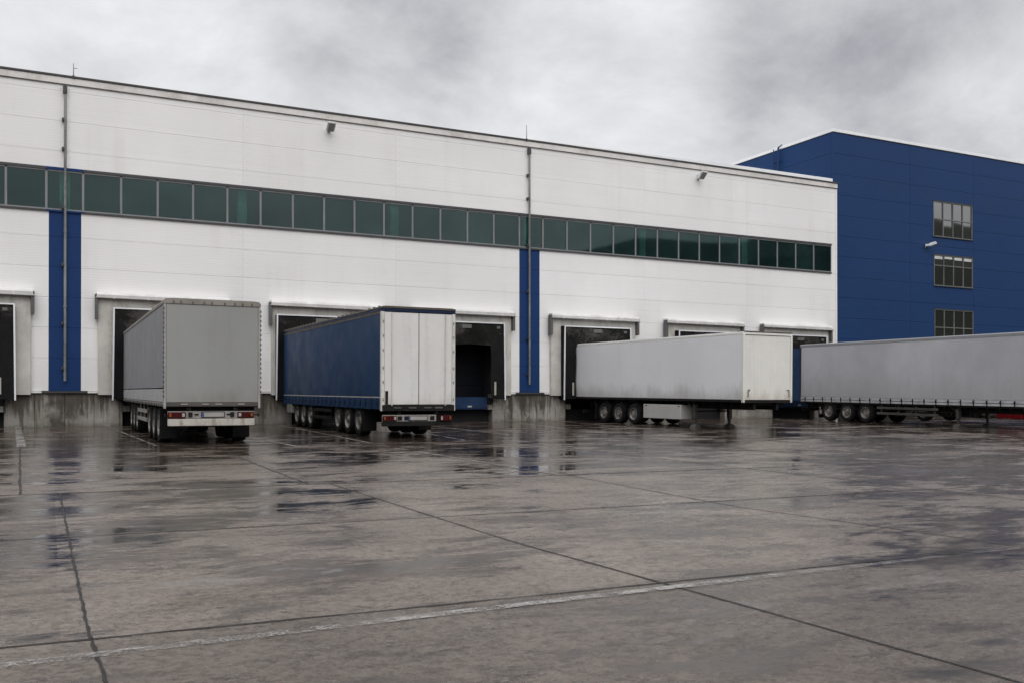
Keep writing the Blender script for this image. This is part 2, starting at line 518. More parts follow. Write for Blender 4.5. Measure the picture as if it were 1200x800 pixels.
M['roof_cap'] = pbr('weathered_roof_tarp', (0.23, 0.21, 0.185), 0.6, var=0.15, dirt=(0.10, 0.085, 0.07), dirt_amt=0.8, streak=(1.5, 1.5, 1.5))
M['roof_brown'] = pbr('brown_roof_tarp', (0.095, 0.080, 0.062), 0.6, var=0.2, dirt=(0.05, 0.042, 0.033), dirt_amt=0.8, streak=(1.5, 1.5, 1.5))
M['blue_tarp'] = pbr('blue_tarpaulin', (0.0135, 0.043, 0.108), 0.5, var=0.05, scale=0.4, dirt=(0.010, 0.027, 0.066), dirt_amt=0.35, streak=(0.35, 0.35, 0.3), bump=0.12, bscale=0.8, bstretch=(0.7, 0.7, 0.4), spec=0.18)
M['blue_rail'] = pbr('dark_blue_rail', (0.010, 0.020, 0.050), 0.45, spec=0.2)
M['white_door'] = pbr('white_trailer_door', (0.70, 0.69, 0.665), 0.4, var=0.03, dirt=(0.45, 0.42, 0.38), dirt_amt=0.45, streak=(3.0, 3.0, 0.15), low_dirt=(0.9, 1.6, (0.45, 0.42, 0.37), 0.5))
M['white_post'] = pbr('white_post', (0.62, 0.60, 0.56), 0.45, dirt=(0.30, 0.26, 0.22), dirt_amt=0.6, streak=(2, 2, 1))
M['reefer_side'] = pbr('white_box_side', (0.77, 0.775, 0.79), 0.35, var=0.04, scale=0.3, dirt=(0.58, 0.57, 0.55), dirt_amt=0.4, streak=(0.8, 0.8, 0.2), low_dirt=(1.15, 2.0, (0.33, 0.31, 0.28), 0.6))
M['reefer_front'] = pbr('cream_box_front', (0.74, 0.73, 0.68), 0.4, var=0.03, dirt=(0.42, 0.33, 0.24), dirt_amt=0.5, streak=(3.5, 3.5, 0.12), dirt_lo=0.55, dirt_hi=0.78, low_dirt=(1.15, 1.7, (0.42, 0.36, 0.29), 0.6))
M['silver_tarp'] = pbr('silver_grey_tarpaulin', (0.46, 0.46, 0.485), 0.40, var=0.13, scale=0.25, dirt=(0.33, 0.33, 0.345), dirt_amt=0.4, streak=(0.6, 0.6, 0.2), bump=0.25, bscale=1.0, bstretch=(1.4, 1.4, 0.25), spec=0.45, low_dirt=(1.1, 3.0, (0.31, 0.30, 0.295), 0.5))
M['silver_rail'] = pbr('silver_side_rail', (0.46, 0.46, 0.47), 0.4, metal=0.1, var=0.15, scale=2, dirt=(0.14, 0.135, 0.13), dirt_amt=0.6, streak=(0.8, 0.8, 3))
M['bumper_white'] = pbr('dirty_white_bumper', (0.48, 0.455, 0.405), 0.5, var=0.08, dirt=(0.20, 0.15, 0.10), dirt_amt=0.85, streak=(3.5, 3.5, 1.0), dirt_lo=0.46, dirt_hi=0.64)
M['bumper_grey'] = pbr('grey_light_board', (0.27, 0.255, 0.235), 0.5, var=0.1, dirt=(0.10, 0.085, 0.07), dirt_amt=0.7, streak=(3, 3, 3))
M['dull_latch'] = pbr('dull_latch_steel', (0.075, 0.068, 0.06), 0.55, var=0.3)
M['red_lens'] = pbr('red_lamp_lens', (0.050, 0.004, 0.0045), 0.25, var=0.15, spec=0.25)
M['amber_lens'] = pbr('amber_lamp_lens', (0.22, 0.075, 0.02), 0.25, var=0.1, spec=0.3)
M['clear_lens'] = pbr('clear_lamp_lens', (0.38, 0.35, 0.33), 0.2, var=0.1)
M['plate'] = pbr('licence_plate_white', (0.36, 0.35, 0.325), 0.45, dirt=(0.2, 0.18, 0.16), dirt_amt=0.5)
M['plate_blue'] = pbr('licence_plate_blue', (0.02, 0.06, 0.25), 0.4)
M['pallet_box'] = pbr('grey_pallet_box', (0.44, 0.43, 0.41), 0.5, var=0.06, dirt=(0.22, 0.20, 0.18), dirt_amt=0.5)
M['red_paint'] = pbr('red_truck_paint', (0.21, 0.007, 0.010), 0.4, var=0.06, spec=0.3)
M['tank'] = pbr('aluminium_tank', (0.40, 0.43, 0.42), 0.35, metal=0.6)
M['lamp_white'] = pbr('lamp_housing', (0.66, 0.67, 0.68), 0.35, metal=0.1)
M['lens_grey'] = pbr('flood_lamp_glass', (0.20, 0.21, 0.20), 0.25)
M['blind'] = pbr('window_blind', (0.55, 0.57, 0.55), 0.7)
M['rust'] = pbr('steel_cover', (0.30, 0.29, 0.28), 0.5)
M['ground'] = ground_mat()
M['joint'] = pbr('joint_tar', (0.020, 0.018, 0.017), 0.6, var=0.3, scale=5, spec=0.3)
M['paint'] = paint_mat('worn_white_paint', (0.35, 0.335, 0.32), 0.508, fade=True)
M['bay_paint'] = paint_mat('bay_white_paint', (0.28, 0.262, 0.24), 0.49)
M['hill'] = pbr('wooded_slope', (0.035, 0.042, 0.03), 0.9, var=0.3, scale=0.03)

t = NT('dark_window_glass')
t.p.inputs['Base Color'].default_value = (0.012, 0.013, 0.012, 1)
t.p.inputs['Roughness'].default_value = 0.03
t.p.inputs['IOR'].default_value = 2.5
t.bump(t.noise(0.5, 2, 0.5), 0.05, 0.01)
M['glass_dark'] = t.m

# ------------------------------------------------------------------ ground
def axis(a, b, fine0, fine1, step, coarse):
    v = [a]
    x = a
    while x < b - 1e-6:
        x += step if fine0 - 1e-6 <= x < fine1 - 1e-6 else coarse
        if x > b:
            x = b
        for k in (fine0, fine1):
            if v[-1] < k - 1e-6 < x - 1e-6 and abs(x - k) > 1e-6 and v[-1] < k < x:
                x = k
        v.append(x)
    return v


bm = nbm()
xs = [-400, -200, -100, -60, -40] + [-20 + 2 * i for i in range(41)] + [80, 120, 200, 400, 700]
ys = [-400, -200, -100, -60, -30, -20] + [-10 + 2 * i for i in range(26)] + [42.4, 44, 60, 120, 300, 700]
grid = [[bm.verts.new((x, y, gz(x, y))) for y in ys] for x in xs]
for i in range(len(xs) - 1):
    for j in range(len(ys) - 1):
        bm.faces.new((grid[i][j], grid[i + 1][j], grid[i + 1][j + 1], grid[i][j + 1]))
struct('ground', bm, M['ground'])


def strip(name, pts, w, mat, lift=0.004, jit=0.0, step=0.35):
    """a painted or poured line lying on the yard"""
    bm = nbm()
    path = []
    for (a, b) in zip(pts, pts[1:]):
        L = math.hypot(b[0] - a[0], b[1] - a[1])
        n = max(1, int(L / step))
        for k in range(n):
            path.append((a[0] + (b[0] - a[0]) * k / n, a[1] + (b[1] - a[1]) * k / n))
    path.append(pts[-1])
    prev = None
    for i, (x, y) in enumerate(path):
        a = path[max(0, i - 1)]
        b = path[min(len(path) - 1, i + 1)]
        dx, dy = b[0] - a[0], b[1] - a[1]
        L = math.hypot(dx, dy) or 1
        nx, ny = -dy / L, dx / L
        h1 = w / 2 * (1 + random.uniform(-jit, jit))
        h2 = w / 2 * (1 + random.uniform(-jit, jit))
        o = random.uniform(-jit, jit) * w * 0.25
        p = (x + nx * (h1 + o), y + ny * (h1 + o))
        q = (x - nx * (h2 - o), y - ny * (h2 - o))
        v = (bm.verts.new((*p, gz(*p) + lift)), bm.verts.new((*q, gz(*q) + lift)))
        if prev:
            bm.faces.new((prev[0], prev[1], v[1], v[0]))
        prev = v
    return struct(name, bm, mat)


# slab joints: rows at 4.3 m, columns at 4.2 m
for y0, y1, w in ((5.93, 6.45, 0.024), (10.2, 10.75, 0.026), (14.6, 15.3, 0.045)):
    strip('slab_joint', [(-14, y0 - 0.02), (3.4, y0), (15, y0 + 0.35 * (y1 - y0)), (40, y1)], w, M['joint'], jit=0.7, step=0.2)
for y0, w in ((19.2, 0.03), (23.6, 0.03), (28.0, 0.03), (32.4, .03)):
    strip('slab_joint', [(-14, y0), (60, y0 + 0.6)], w * 0.7, M['joint'], jit=0.8)
strip('slab_joint', [(-0.38, 14.6), (-0.72, 27), (-1.03, 42.3)], 0.034, M['joint'], jit=0.5)
strip('slab_joint', [(0.3, 2.0), (0.25, 5.0), (0.20, 6.2), (0.11, 14.58)], 0.020, M['joint'], jit=0.6, step=0.08)
strip('slab_joint', [(4.55, 1.2), (4.44, 3.1), (4.07, 8.3), (4.0, 14.6)], 0.024, M['joint'], jit=0.5)
strip('slab_joint', [(3.66, 14.7), (3.71, 19.2), (3.95, 28)], 0.03, M['joint'], jit=0.6)
strip('slab_joint', [(8.6, 5.0), (8.5, 6.6), (8.1, 9.6), (8.35, 14.6)], 0.022, M['joint'], jit=0.6)
strip('slab_joint', [(8.2, 14.8), (8.0, 26)], 0.03, M['joint'], jit=0.6)
strip('slab_joint', [(12.6, 6.2), (12.5, 34)], 0.024, M['joint'], jit=0.6)
strip('slab_joint', [(16.9, 10.5), (16.7, 40)], 0.026, M['joint'], jit=0.6)
strip('slab_joint', [(21.1, 14.9), (20.9, 42)], 0.03, M['joint'], jit=0.6)
strip('slab_joint', [(25.4, 15.2), (25.2, 29)], 0.03, M['joint'], jit=0.6)
# long worn line across the yard and the bay lines between the docks
strip('road_marking', [(-8, 5.35), (-0.24, 5.53), (2.8, 5.70), (8.5, 5.95), (16, 6.4)], 0.105, M['paint'], lift=0.008, jit=0.08, step=0.12)
for pts, w in (([(-1.18, 41.9), (-0.68, 27.0)], 0.22), ([(2.08, 41.8), (2.52, 26.6)], 0.09), ([(5.55, 34.0), (5.95, 24.6)], 0.10),
               ([(9.0, 41.8), (8.3, 26.0)], 0.12), ([(12.2, 32.5), (11.5, 26.5)], 0.11), ([(15.0, 40), (14.4, 29)], 0.12), ([(20.1, 40), (18.9, 33)], 0.14),
               ([(23.0, 40), (22.0, 29)], 0.12), ([(29.5, 40), (28.6, 29)], 0.12), ([(36.2, 40), (33.5, 27)], 0.12)):
    strip('bay_marking', pts, w, M['bay_paint'], lift=0.008, jit=0.1)

# wooded slope behind the camera (seen only in the window glass)
bm = nbm()
prev = None
rr = random.Random(3)
for i in range(90):
    a = R(150 + 240 * i / 89)
    d = 150
    h = 44 + 4 * math.sin(i * 0.31) + 2.5 * math.sin(i * 0.83 + 1) + rr.uniform(-1.0, 1.0)
    p = [(d * math.cos(a), d * math.sin(a), -1.5), (d * 1.15 * math.cos(a), d * 1.15 * math.sin(a), h * 0.7), (d * 1.4 * math.cos(a), d * 1.4 * math.sin(a), h), (d * 2 * math.cos(a), d * 2 * math.sin(a), -1.5)]
    v = [bm.verts.new(q) for q in p]
    if prev:
        for k in range(3):
            bm.faces.new((prev[k], v[k], v[k + 1], prev[k + 1]))
    prev = v
struct('hills', bm, M['hill'])

# ------------------------------------------------------------------ white warehouse
WH = thing('white_warehouse', 'long white clad warehouse with green window band, blue stripes and loading docks', 'warehouse', (0, D, 0))
XL, XR = -14.0, 43.30
MU_END = 22.78 + 1.4335 * 14
COLX = [0.49 + 7.15 * k for k in range(-2, 7)]
DOCKS = [-3.34, 4.34, 11.47, 18.27, 25.78, 33.02, 39.86]
ZT = 14.05
# interior backing (dark), open at the window band and the docks
bm = nbm()
box(bm, XL, XR, 0.06, 0.16, 10.6, ZT)
box(bm, XL, XR, 0.06, 0.16, 5.2, 8.79)
segs = []
x = XL
for c in DOCKS:
    segs.append((x, c - 2.3))
    x = c + 2.3
segs.append((x, XR))
for a, b in segs:
    box(bm, a, b, 0.06, 0.16, 1.42, 5.2)
obj('wall_core', bm, M['backing'], WH, keep=True)
# cladding panels
bm = nbm()
bmb = nbm()
rows = [1.465, 2.80, 4.04, 5.28, 6.52, 7.76, 8.79]
rows_top = [10.60, 11.28, 12.52, 13.76, ZT]
G = 0.0032
STRIPS = [(-0.10, 1.10), (21.43, 22.60)]


def panels(bmw, a, b, z0, z1):
    cuts = [a] + [c for c in COLX if a + 0.3 < c < b - 0.3] + [b]
    for p, q in zip(cuts, cuts[1:]):
        box(bmw, p + G * 0.6, q - G * 0.6, 0.0, 0.055, z0 + G, z1 - G, 0.003)


def free(a, b, holes):
    out = [(a, b)]
    for h0, h1 in holes:
        nxt = []
        for p, q in out:
            if h1 <= p or h0 >= q:
                nxt.append((p, q))
            else:
                if h0 > p:
                    nxt.append((p, h0))
                if h1 < q:
                    nxt.append((h1, q))
        out = nxt
    return out


for z0, z1 in zip(rows, rows[1:]):
    holes = list(STRIPS)
    zz = [(z0, z1)]
    if z0 < 5.1:
        holes += [(c - 2.35, c + 2.35) for c in DOCKS]
    for a, b in free(XL, XR - 0.09, holes):
        panels(bm, a, b, z0, z1)
    for a, b in STRIPS:
        box(bmb, a + G, b - G, -0.002, 0.055, z0 + 0.004, z1 - 0.004, 0.003)
for z0, z1 in zip(rows_top, rows_top[1:]):
    panels(bm, XL, XR - 0.09, z0, z1)
box(bm, MU_END + 0.004, XR - 0.09, 0.0, 0.16, 8.79 + G, 10.60 - G, 0.003)
# corner profile and cover strips with fixings on the column lines
box(bm, XR - 0.085, XR + 0.05, -0.012, 0.2, 0.0, ZT, 0.004)
for c in COLX[1:-1]:
    for z0, z1 in ((1.46, 8.77), (10.62, ZT)):
        if any(a < c < b for a, b in STRIPS) and z0 < 5:
            continue
        for s in (-0.17, 0.17):
            n = int((z1 - z0) / 0.31)
            for k in range(n):
                z = z0 + 0.15 + k * 0.31
                if z < 5.3 and any(abs(c + s - d) < 2.7 for d in DOCKS):
                    continue
                box(bm, c + s - 0.02, c + s + 0.02, -0.014, 0.0, z - 0.02, z + 0.02)
obj('wall', bm, M['white_clad'], WH, keep=True)
obj('blue_panel_strip', bmb, M['blue_clad'], WH)
# hidden body behind the front: side, back and roof
bm = nbm()
box(bm, XR - 0.25, XR, 0.2, 60, 0, ZT)
box(bm, XL, XL + 0.2, 0.2, 60, 0, ZT)
box(bm, XL, XR, 59.8, 60, 0, ZT)
box(bm, XL, XR, 0.17, 60, ZT - 0.3, ZT + 0.2)
obj('shell', bm, M['white_clad'], WH, keep=True)
bm = nbm()
box(bm, XL + .3, XR - .3, 3.0, 3.1, 5.3, ZT - 0.4)
box(bm, XL + .3, XR - .3, 0.2, 3.0, 8.2, 8.3)
box(bm, XL + .3, XR - .3, 0.2, 3.0, 11.0, 11.1)
obj('interior_wall', bm, M['interior'], WH, keep=True)
for c in COLX:
    c = min(c, XR - 0.35)
    bm = nbm()
    box(bm, c - 0.2, c + 0.2, 0.16, 0.5, 8.3, 11.0)
    obj('column', bm, M['column'], WH)
# roof edge: fascia in lengths, dark gutter lip, thin flashing behind
bm = nbm()
x = XL
while x < XR:
    x2 = min(x + 3.57, XR + 0.06)
    box(bm, x + 0.006, x2 - 0.006, -0.05, 0.15, ZT, ZT + 0.27, 0.006)
    box(bm, x - 0.03, x + 0.03, -0.056, 0.1, ZT - 0.004, ZT + 0.265)
    x = x2
box(bm, XL, XR + 0.05, -0.035, 0.05, ZT - 0.025, ZT - 0.001)
obj('roof_fascia', bm, M['fascia'], WH)
bm = nbm()
box(bm, XL, XR + 0.10, -0.09, 0.22, ZT + 0.272, ZT + 0.36, 0.01)
box(bm, XL, XR + 0.03, -0.055, -0.036, ZT - 0.03, ZT - 0.008)
obj('roof_gutter', bm, M['dark_metal'], WH)
bm = nbm()
pr = [(XL, 0.02), (20, 0.03), (30, 0.13), (36, 0.22), (43.1, 0.22)]
for (a, ha), (b, hb) in zip(pr, pr[1:]):
    v = [bm.verts.new(q) for q in ((a, 0.1, ZT + 0.362), (b, 0.1, ZT + 0.362), (b, 0.1, ZT + 0.38 + hb), (a, 0.1, ZT + 0.38 + ha), (a, 0.7, ZT + 0.362), (b, 0.7, ZT + 0.362), (b, 0.7, ZT + 0.38 + hb), (a, 0.7, ZT + 0.38 + ha))]
    for f in ((0, 1, 2, 3), (3, 2, 6, 7), (5, 4, 7, 6), (0, 3, 7, 4), (1, 5, 6, 2)):
        bm.faces.new([v[i] for i in f])
obj('roof_flashing', bm, M['light_metal'], WH)
# base drip trim
bm = nbm()
bmd = nbm()
for a, b in free(XL, XR, [(c - 2.6, c + 2.6) for c in DOCKS] + [(s[0] - 0.25, s[1] + 0.25) for s in STRIPS]):
    box(bm, a, b, -0.075, 0.05, 1.375, 1.455, 0.004)
for s in STRIPS:
    box(bmd, s[0] - 0.25, s[1] + 0.25, -0.08, 0.05, 1.372, 1.450, 0.004)
obj('base_trim', bm, M['trim_white'], WH)
obj('base_ledge', bmd, M['dark_frame'], WH)
# plinth, precast blocks, open at the leveller pits
bm = nbm()
for a, b in free(XL, XR, [(c - 1.64, c + 1.64) for c in DOCKS]):
    n = max(1, round((b - a) / 1.15))
    cuts = [a + (b - a) * k / n for k in range(n + 1)]
    for p, q in zip(cuts, cuts[1:]):
        box(bm, p + 0.006, q - 0.006, 0.02, 0.6, -0.06, 1.368, 0.006)
obj('plinth', bm, M['plinth'], WH)
# window band
mull = [21.415 - 1.4455 * k for k in range(0, 15)][::-1]
mull[0] = 1.168
left = [-0.195 - 1.45 * k for k in range(0, 9)][::-1]
right = [22.78 + 1.4335 * k for k in range(0, 15)]
MU = left + mull + right


def window_unit(a, b, blue=False):
    bm = nbm()
    z0, z1 = 8.80, 10.595
    fw = 0.042
    a += 0.001
    b -= 0.001
    box(bm, a, a + fw, -0.03, 0.06, z0 + .09, z1 - .11)
    box(bm, b - fw, b, -0.03, 0.06, z0 + .09, z1 - .11)
    box(bm, a, b, -0.03, 0.06, z1 - .17, z1 - .11)
    box(bm, a, b, -0.035, 0.06, z0 + .04, z0 + .10)
    f = obj('window', bm, M['grey_metal'], WH)
    bm = nbm()
    box(bm, a, b, -0.07, 0.06, z1 - .108, z1 - 0.002)
    box(bm, a, b, -0.075, 0.06, z0 - 0.03, z0 + .038)
    obj('frame', bm, M['blue_clad'] if blue else M['dark_frame'], f)
    bm = nbm()
    box(bm, a + fw, b - fw, 0.0, 0.012, z0 + .10, z1 - .17)
    obj('pane', bm, M['glass'], f)
    return f


for a, b in zip(MU, MU[1:]):
    window_unit(a, b, blue=abs(a + 0.195) < 0.01)

# downpipes
for px in (0.50, 21.95):
    bm = nbm()
    tube(bm, (px, -0.13, 1.86), (px, -0.13, 13.98), 0.052, seg=12)
    for z in (4.9, 8.0, 9.5):
        tube(bm, (px, -0.13, z - 0.04), (px, -0.13, z + 0.04), 0.066, seg=12)
    dp = obj('downpipe', bm, M['pipe'], WH, smooth=True)
    bm = nbm()
    box(bm, px - 0.09, px + 0.065, -0.22, -0.03, 13.62, 13.98, 0.02)
    obj('rain_hopper', bm, M['dark_frame'], dp)
    for z in (12.55, 11.35, 8.95, 6.6, 4.2, 2.4):
        bm = nbm()
        box(bm, px - 0.13, px - 0.05, -0.2, -0.002, z - 0.07, z + 0.07, 0.01)
        obj('bracket', bm, M['dark_frame'], dp)

# lightning rods on the roof edge
for px, h, lab in ((0.80, 0.52, 'short lightning rod on the white roof edge above the left downpipe'), (21.80, 0.72, 'tall thin lightning rod on the white roof edge above the middle downpipe')):
    bm = nbm()
    tube(bm, (0, 0, 0), (0, 0, h), 0.022, 0.012, 8)
    r = obj('lightning_rod', bm, M['grey_metal'], None, loc=(px, D - 0.095, ZT + 0.36))
    bm = nbm()
    box(bm, -0.05, 0.05, -0.012, 0.03, -0.10, 0.02)
    if px < 5:
        tube(bm, (0, 0, h * 0.62), (0.14, 0, h * 0.62), 0.012, seg=6)
    obj('clamp', bm, M['dark_frame'], r)
    tag(r, lab, 'lightning rod', 'lightning rods on the roof edge')


# flood lamps on the walls
def flood(name, label, loc, yaw=0.0, s=1.0, streetlike=False):
    r = thing(name, label, 'wall lamp', loc, (0, 0, yaw), 'flood lamps on the walls')
    bm = nbm()
    box(bm, -0.09 * s, 0.09 * s, -0.06, 0, -0.16 * s, 0.12 * s, 0.01)
    tube(bm, (0, -0.04, 0), (0.0, -0.34 * s, 0.10 * s), 0.035, seg=8)
    obj('arm', bm, M['bracket'] if not streetlike else M['lamp_white'], r)
    bm = nbm()
    if streetlike:
        prism(bm, [(-0.28 * s, 0.04), (-0.42 * s, 0.16), (-0.9 * s, 0.24), (-1.05 * s, 0.16), (-1.0 * s, 0.06), (-0.5 * s, -0.02)], 'x', -0.17 * s, 0.17 * s, 0.02)
        box(bm, -0.16, 0.16, -0.4, -0.02, -0.05, 0.10, 0.03)
    else:
        prism(bm, [(-0.22 * s, -0.18 * s), (-0.22 * s, -0.02 * s), (-0.62 * s, 0.28 * s), (-0.74 * s, 0.26 * s), (-0.74 * s, 0.18 * s), (-0.36 * s, -0.18 * s)], 'x', -0.24 * s, 0.24 * s, 0.015)
    obj('housing', bm, M['lamp_white'], r)
    bm = nbm()
    if streetlike:
        prism(bm, [(-0.52 * s, -0.035), (-0.98 * s, 0.045), (-0.98 * s, 0.02), (-0.55 * s, -0.07)], 'x', -0.14 * s, 0.14 * s)
    else:
        prism(bm, [(-0.375 * s, -0.195 * s), (-0.745 * s, 0.165 * s), (-0.76 * s, 0.15 * s), (-0.39 * s, -0.21 * s)], 'x', -0.15 * s, 0.15 * s)
    obj('lens', bm, M['lens_grey'], r)
    return r


flood('flood_lamp', 'square flood lamp high on the white wall between the two downpipes', (11.52, D, 13.60), 0.0, 0.8)
flood('flood_lamp', 'pale flood lamp high on the white wall near the blue building', (32.75, D, 13.62), 0.0, 0.85)

# ------------------------------------------------------------------ loading docks
dock_labels = ['loading dock cut by the left picture edge, no trailer on it', 'loading dock behind the grey tarpaulin trailer, left of it the first blue stripe',
               'loading dock that the blue curtain trailer backs towards', 'open loading dock with blue leveller, right of the blue curtain trailer',
               'loading dock receiving the white box trailer, just right of the second blue stripe', 'loading dock hidden behind the white box trailer, only its canopy showing',
               'last loading dock, next to the blue building, above the silver grey trailer']
DG = 'loading docks along the warehouse front'


def make_dock():
    r = thing('loading_dock', 'x', 'loading dock', (0, D, 0), group=DG)
    bm = nbm()
    box(bm, -2.60, -2.02, -0.2, -0.006, 1.30, 5.28, 0.01)
    box(bm, 2.02, 2.60, -0.2, -0.006, 1.30, 5.28, 0.01)
    box(bm, -2.018, 2.018, -0.197, -0.006, 4.90, 5.278, 0.008)
    obj('surround', bm, M['surround'], r, keep=True)
    bm = nbm()
    prism(bm, [(-0.006, 5.285), (-0.44, 5.285), (-0.46, 5.42), (-0.40, 5.52), (-0.006, 5.54)], 'x', -2.66, 2.68, 0.012)
    for k in range(4):
        x = -2.0 + k * 1.33
        box(bm, x - 0.03, x + 0.03, -0.47, -0.3, 5.27, 5.33)
    cp = obj('canopy', bm, M['canopy'], r, keep=True)
    bm = nbm()
    tube(bm, (-2.7, -0.43, 5.30), (2.74, -0.43, 5.27), 0.03, seg=8)
    obj('gutter', bm, M['sill_grey'], cp)
    for s in (-1, 1):
        bm = nbm()
        box(bm, *(sorted((s * 2.605, s * 2.73))), -0.40, -0.10, 4.42 if s < 0 else 4.55, 5.44, 0.008)
        obj('end_plate', bm, M['bracket'], cp)
    # shelter box (sides and top), curtains, white edge profiles
    bm = nbm()
    for s in (-1, 1):
        box(bm, *(sorted((s * 1.97, s * 2.015))), -0.60, 0.1, 1.14, 4.88)
    box(bm, -1.97, 1.97, -0.60, 0.1, 4.84, 4.88)
    obj('shelter_frame', bm, M['curtain'], r)
    for s in (-1, 1):
        bm = nbm()
        n = 14
        g = []
        for i in range(n + 1):
            z = 1.13 + (4.83 - 1.13) * i / n
            row = []
            for j in range(6):
                u = j / 5
                x = s * (1.975 - 0.66 * u)
                y = -0.585 + 0.03 * math.sin(i * 0.8 + j) * u + 0.07 * u
                row.append((x, y, z))
            g.append(row)
        for side in (0, 0.012):
            V = [[bm.verts.new((p[0], p[1] + side, p[2])) for p in row] for row in g]
            for i in range(n):
                for j in range(5):
                    bm.faces.new((V[i][j], V[i + 1][j], V[i + 1][j + 1], V[i][j + 1]))
        c = obj('side_curtain', bm, M['curtain'], r, smooth=True)
        bm = nbm()
        box(bm, s * 1.52 - 0.05, s * 1.52 + 0.05, -0.60, -0.585, 1.32, 1.98)
        obj('guide_strip', bm, M['marker'], c)
    bm = nbm()
    n = 20
    V = []
    for i in range(n + 1):
        x = -1.965 + 3.93 * i / n
        V.append([bm.verts.new((x, -0.592 + 0.12 * (1 - k / 4) ** 2 + 0.02 * math.sin(i * 1.1 + k), 3.80 + 1.035 * k / 4 + (0.02 * math.sin(i * 0.7) if k == 0 else 0))) for k in range(5)])
    for i in range(n):
        for k in range(4):
            bm.faces.new((V[i][k], V[i + 1][k], V[i + 1][k + 1], V[i][k + 1]))
    h = obj('head_curtain', bm, M['head_curtain'], r, smooth=True)
    bm = nbm()
    box(bm, -0.28, 0.22, -0.615, -0.60, 4.58, 4.76)
    obj('blank_plate', bm, M['sign_grey'], h)
    bm = nbm()
    box(bm, 1.60, 1.78, -0.615, -0.60, 4.60, 4.72)
    obj('tag', bm, M['sign_grey'], h)
    bm = nbm()
    for s in (-1, 1):
        a, b = sorted((s * 1.985, s * 2.045))
        v = []
        bl = 0.045 * s
        for (z, o) in ((1.08, bl), (4.90, 0)):
            v += [bm.verts.new(q) for q in ((a + o, -0.632, z), (b + o, -0.632, z), (b + o, -0.59, z), (a + o, -0.59, z))]
        for f in ((0, 1, 5, 4), (1, 2, 6, 5), (2, 3, 7, 6), (3, 0, 4, 7), (0, 3, 2, 1), (4, 5, 6, 7)):
            bm.faces.new([v[i] for i in f])
    box(bm, -1.98, 1.98, -0.628, -0.592, 4.845, 4.90)
    obj('edge_profile', bm, M['edge_white'], r)
    # recess and closed door
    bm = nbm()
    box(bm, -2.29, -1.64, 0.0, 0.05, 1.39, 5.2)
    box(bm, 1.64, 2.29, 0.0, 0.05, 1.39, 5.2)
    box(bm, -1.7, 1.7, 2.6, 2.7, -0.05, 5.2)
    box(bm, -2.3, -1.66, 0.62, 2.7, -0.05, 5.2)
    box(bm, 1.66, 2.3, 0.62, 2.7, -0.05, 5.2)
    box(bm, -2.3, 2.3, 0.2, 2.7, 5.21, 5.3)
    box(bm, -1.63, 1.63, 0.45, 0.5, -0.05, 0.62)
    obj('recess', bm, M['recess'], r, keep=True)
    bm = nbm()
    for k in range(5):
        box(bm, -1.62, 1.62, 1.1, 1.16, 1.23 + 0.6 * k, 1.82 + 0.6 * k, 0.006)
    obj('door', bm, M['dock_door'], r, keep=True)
    for s in (-1, 1):
        bm = nbm()
        box(bm, *(sorted((s * 1.36, s * 1.63))), -0.06, 0.5, 0.87, 1.20, 0.012)
        obj('rubber_buffer', bm, M['rubber'], r)
        bm = nbm()
        box(bm, *(sorted((s * 1.345, s * 1.635))), -0.045, 0.5, 0.60, 0.855, 0.012)
        obj('buffer_block', bm, M['plinth'], r)
    return r


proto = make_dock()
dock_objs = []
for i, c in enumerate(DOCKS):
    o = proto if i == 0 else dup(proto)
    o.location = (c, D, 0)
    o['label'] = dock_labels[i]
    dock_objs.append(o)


for ch in dock_objs[2].children:
    if ch.name.split('.')[0] in ('shelter_frame', 'side_curtain', 'head_curtain', 'edge_profile'):
        ch.location.x -= 0.42


def make_leveller():
    r = thing('dock_leveller', 'x', 'dock leveller', (0, D, 0), group='dock levellers in the pits')
    bm = nbm()
    box(bm, -1.6, 1.34, -0.02, 2.4, 0.86, 1.22, 0.01)
    obj('deck', bm, M['leveller'], r)
    bm = nbm()
    box(bm, -1.6, 1.32, -0.06, -0.024, 0.68, 0.87, 0.006)
    box(bm, -1.6, 1.3, -0.045, 0.4, 0.62, 0.674, 0.004)
    obj('lip', bm, M['leveller'], r)
    bm = nbm()
    box(bm, 0.25, 0.48, -0.066, -0.061, 0.72, 0.80)
    obj('tag', bm, M['plate'], r)
    return r


lev = make_leveller()
for i, (k, lab) in enumerate(((0, 'blue dock leveller at the left picture edge, mostly cut off'), (3, 'blue steel dock leveller in the open dock beside the blue trailer'),                               (6, 'blue dock leveller near the blue building, half hidden by trailers'))):
    o = lev if i == 0 else dup(lev)
    o.location = (DOCKS[k], D, 0)
    o['label'] = lab

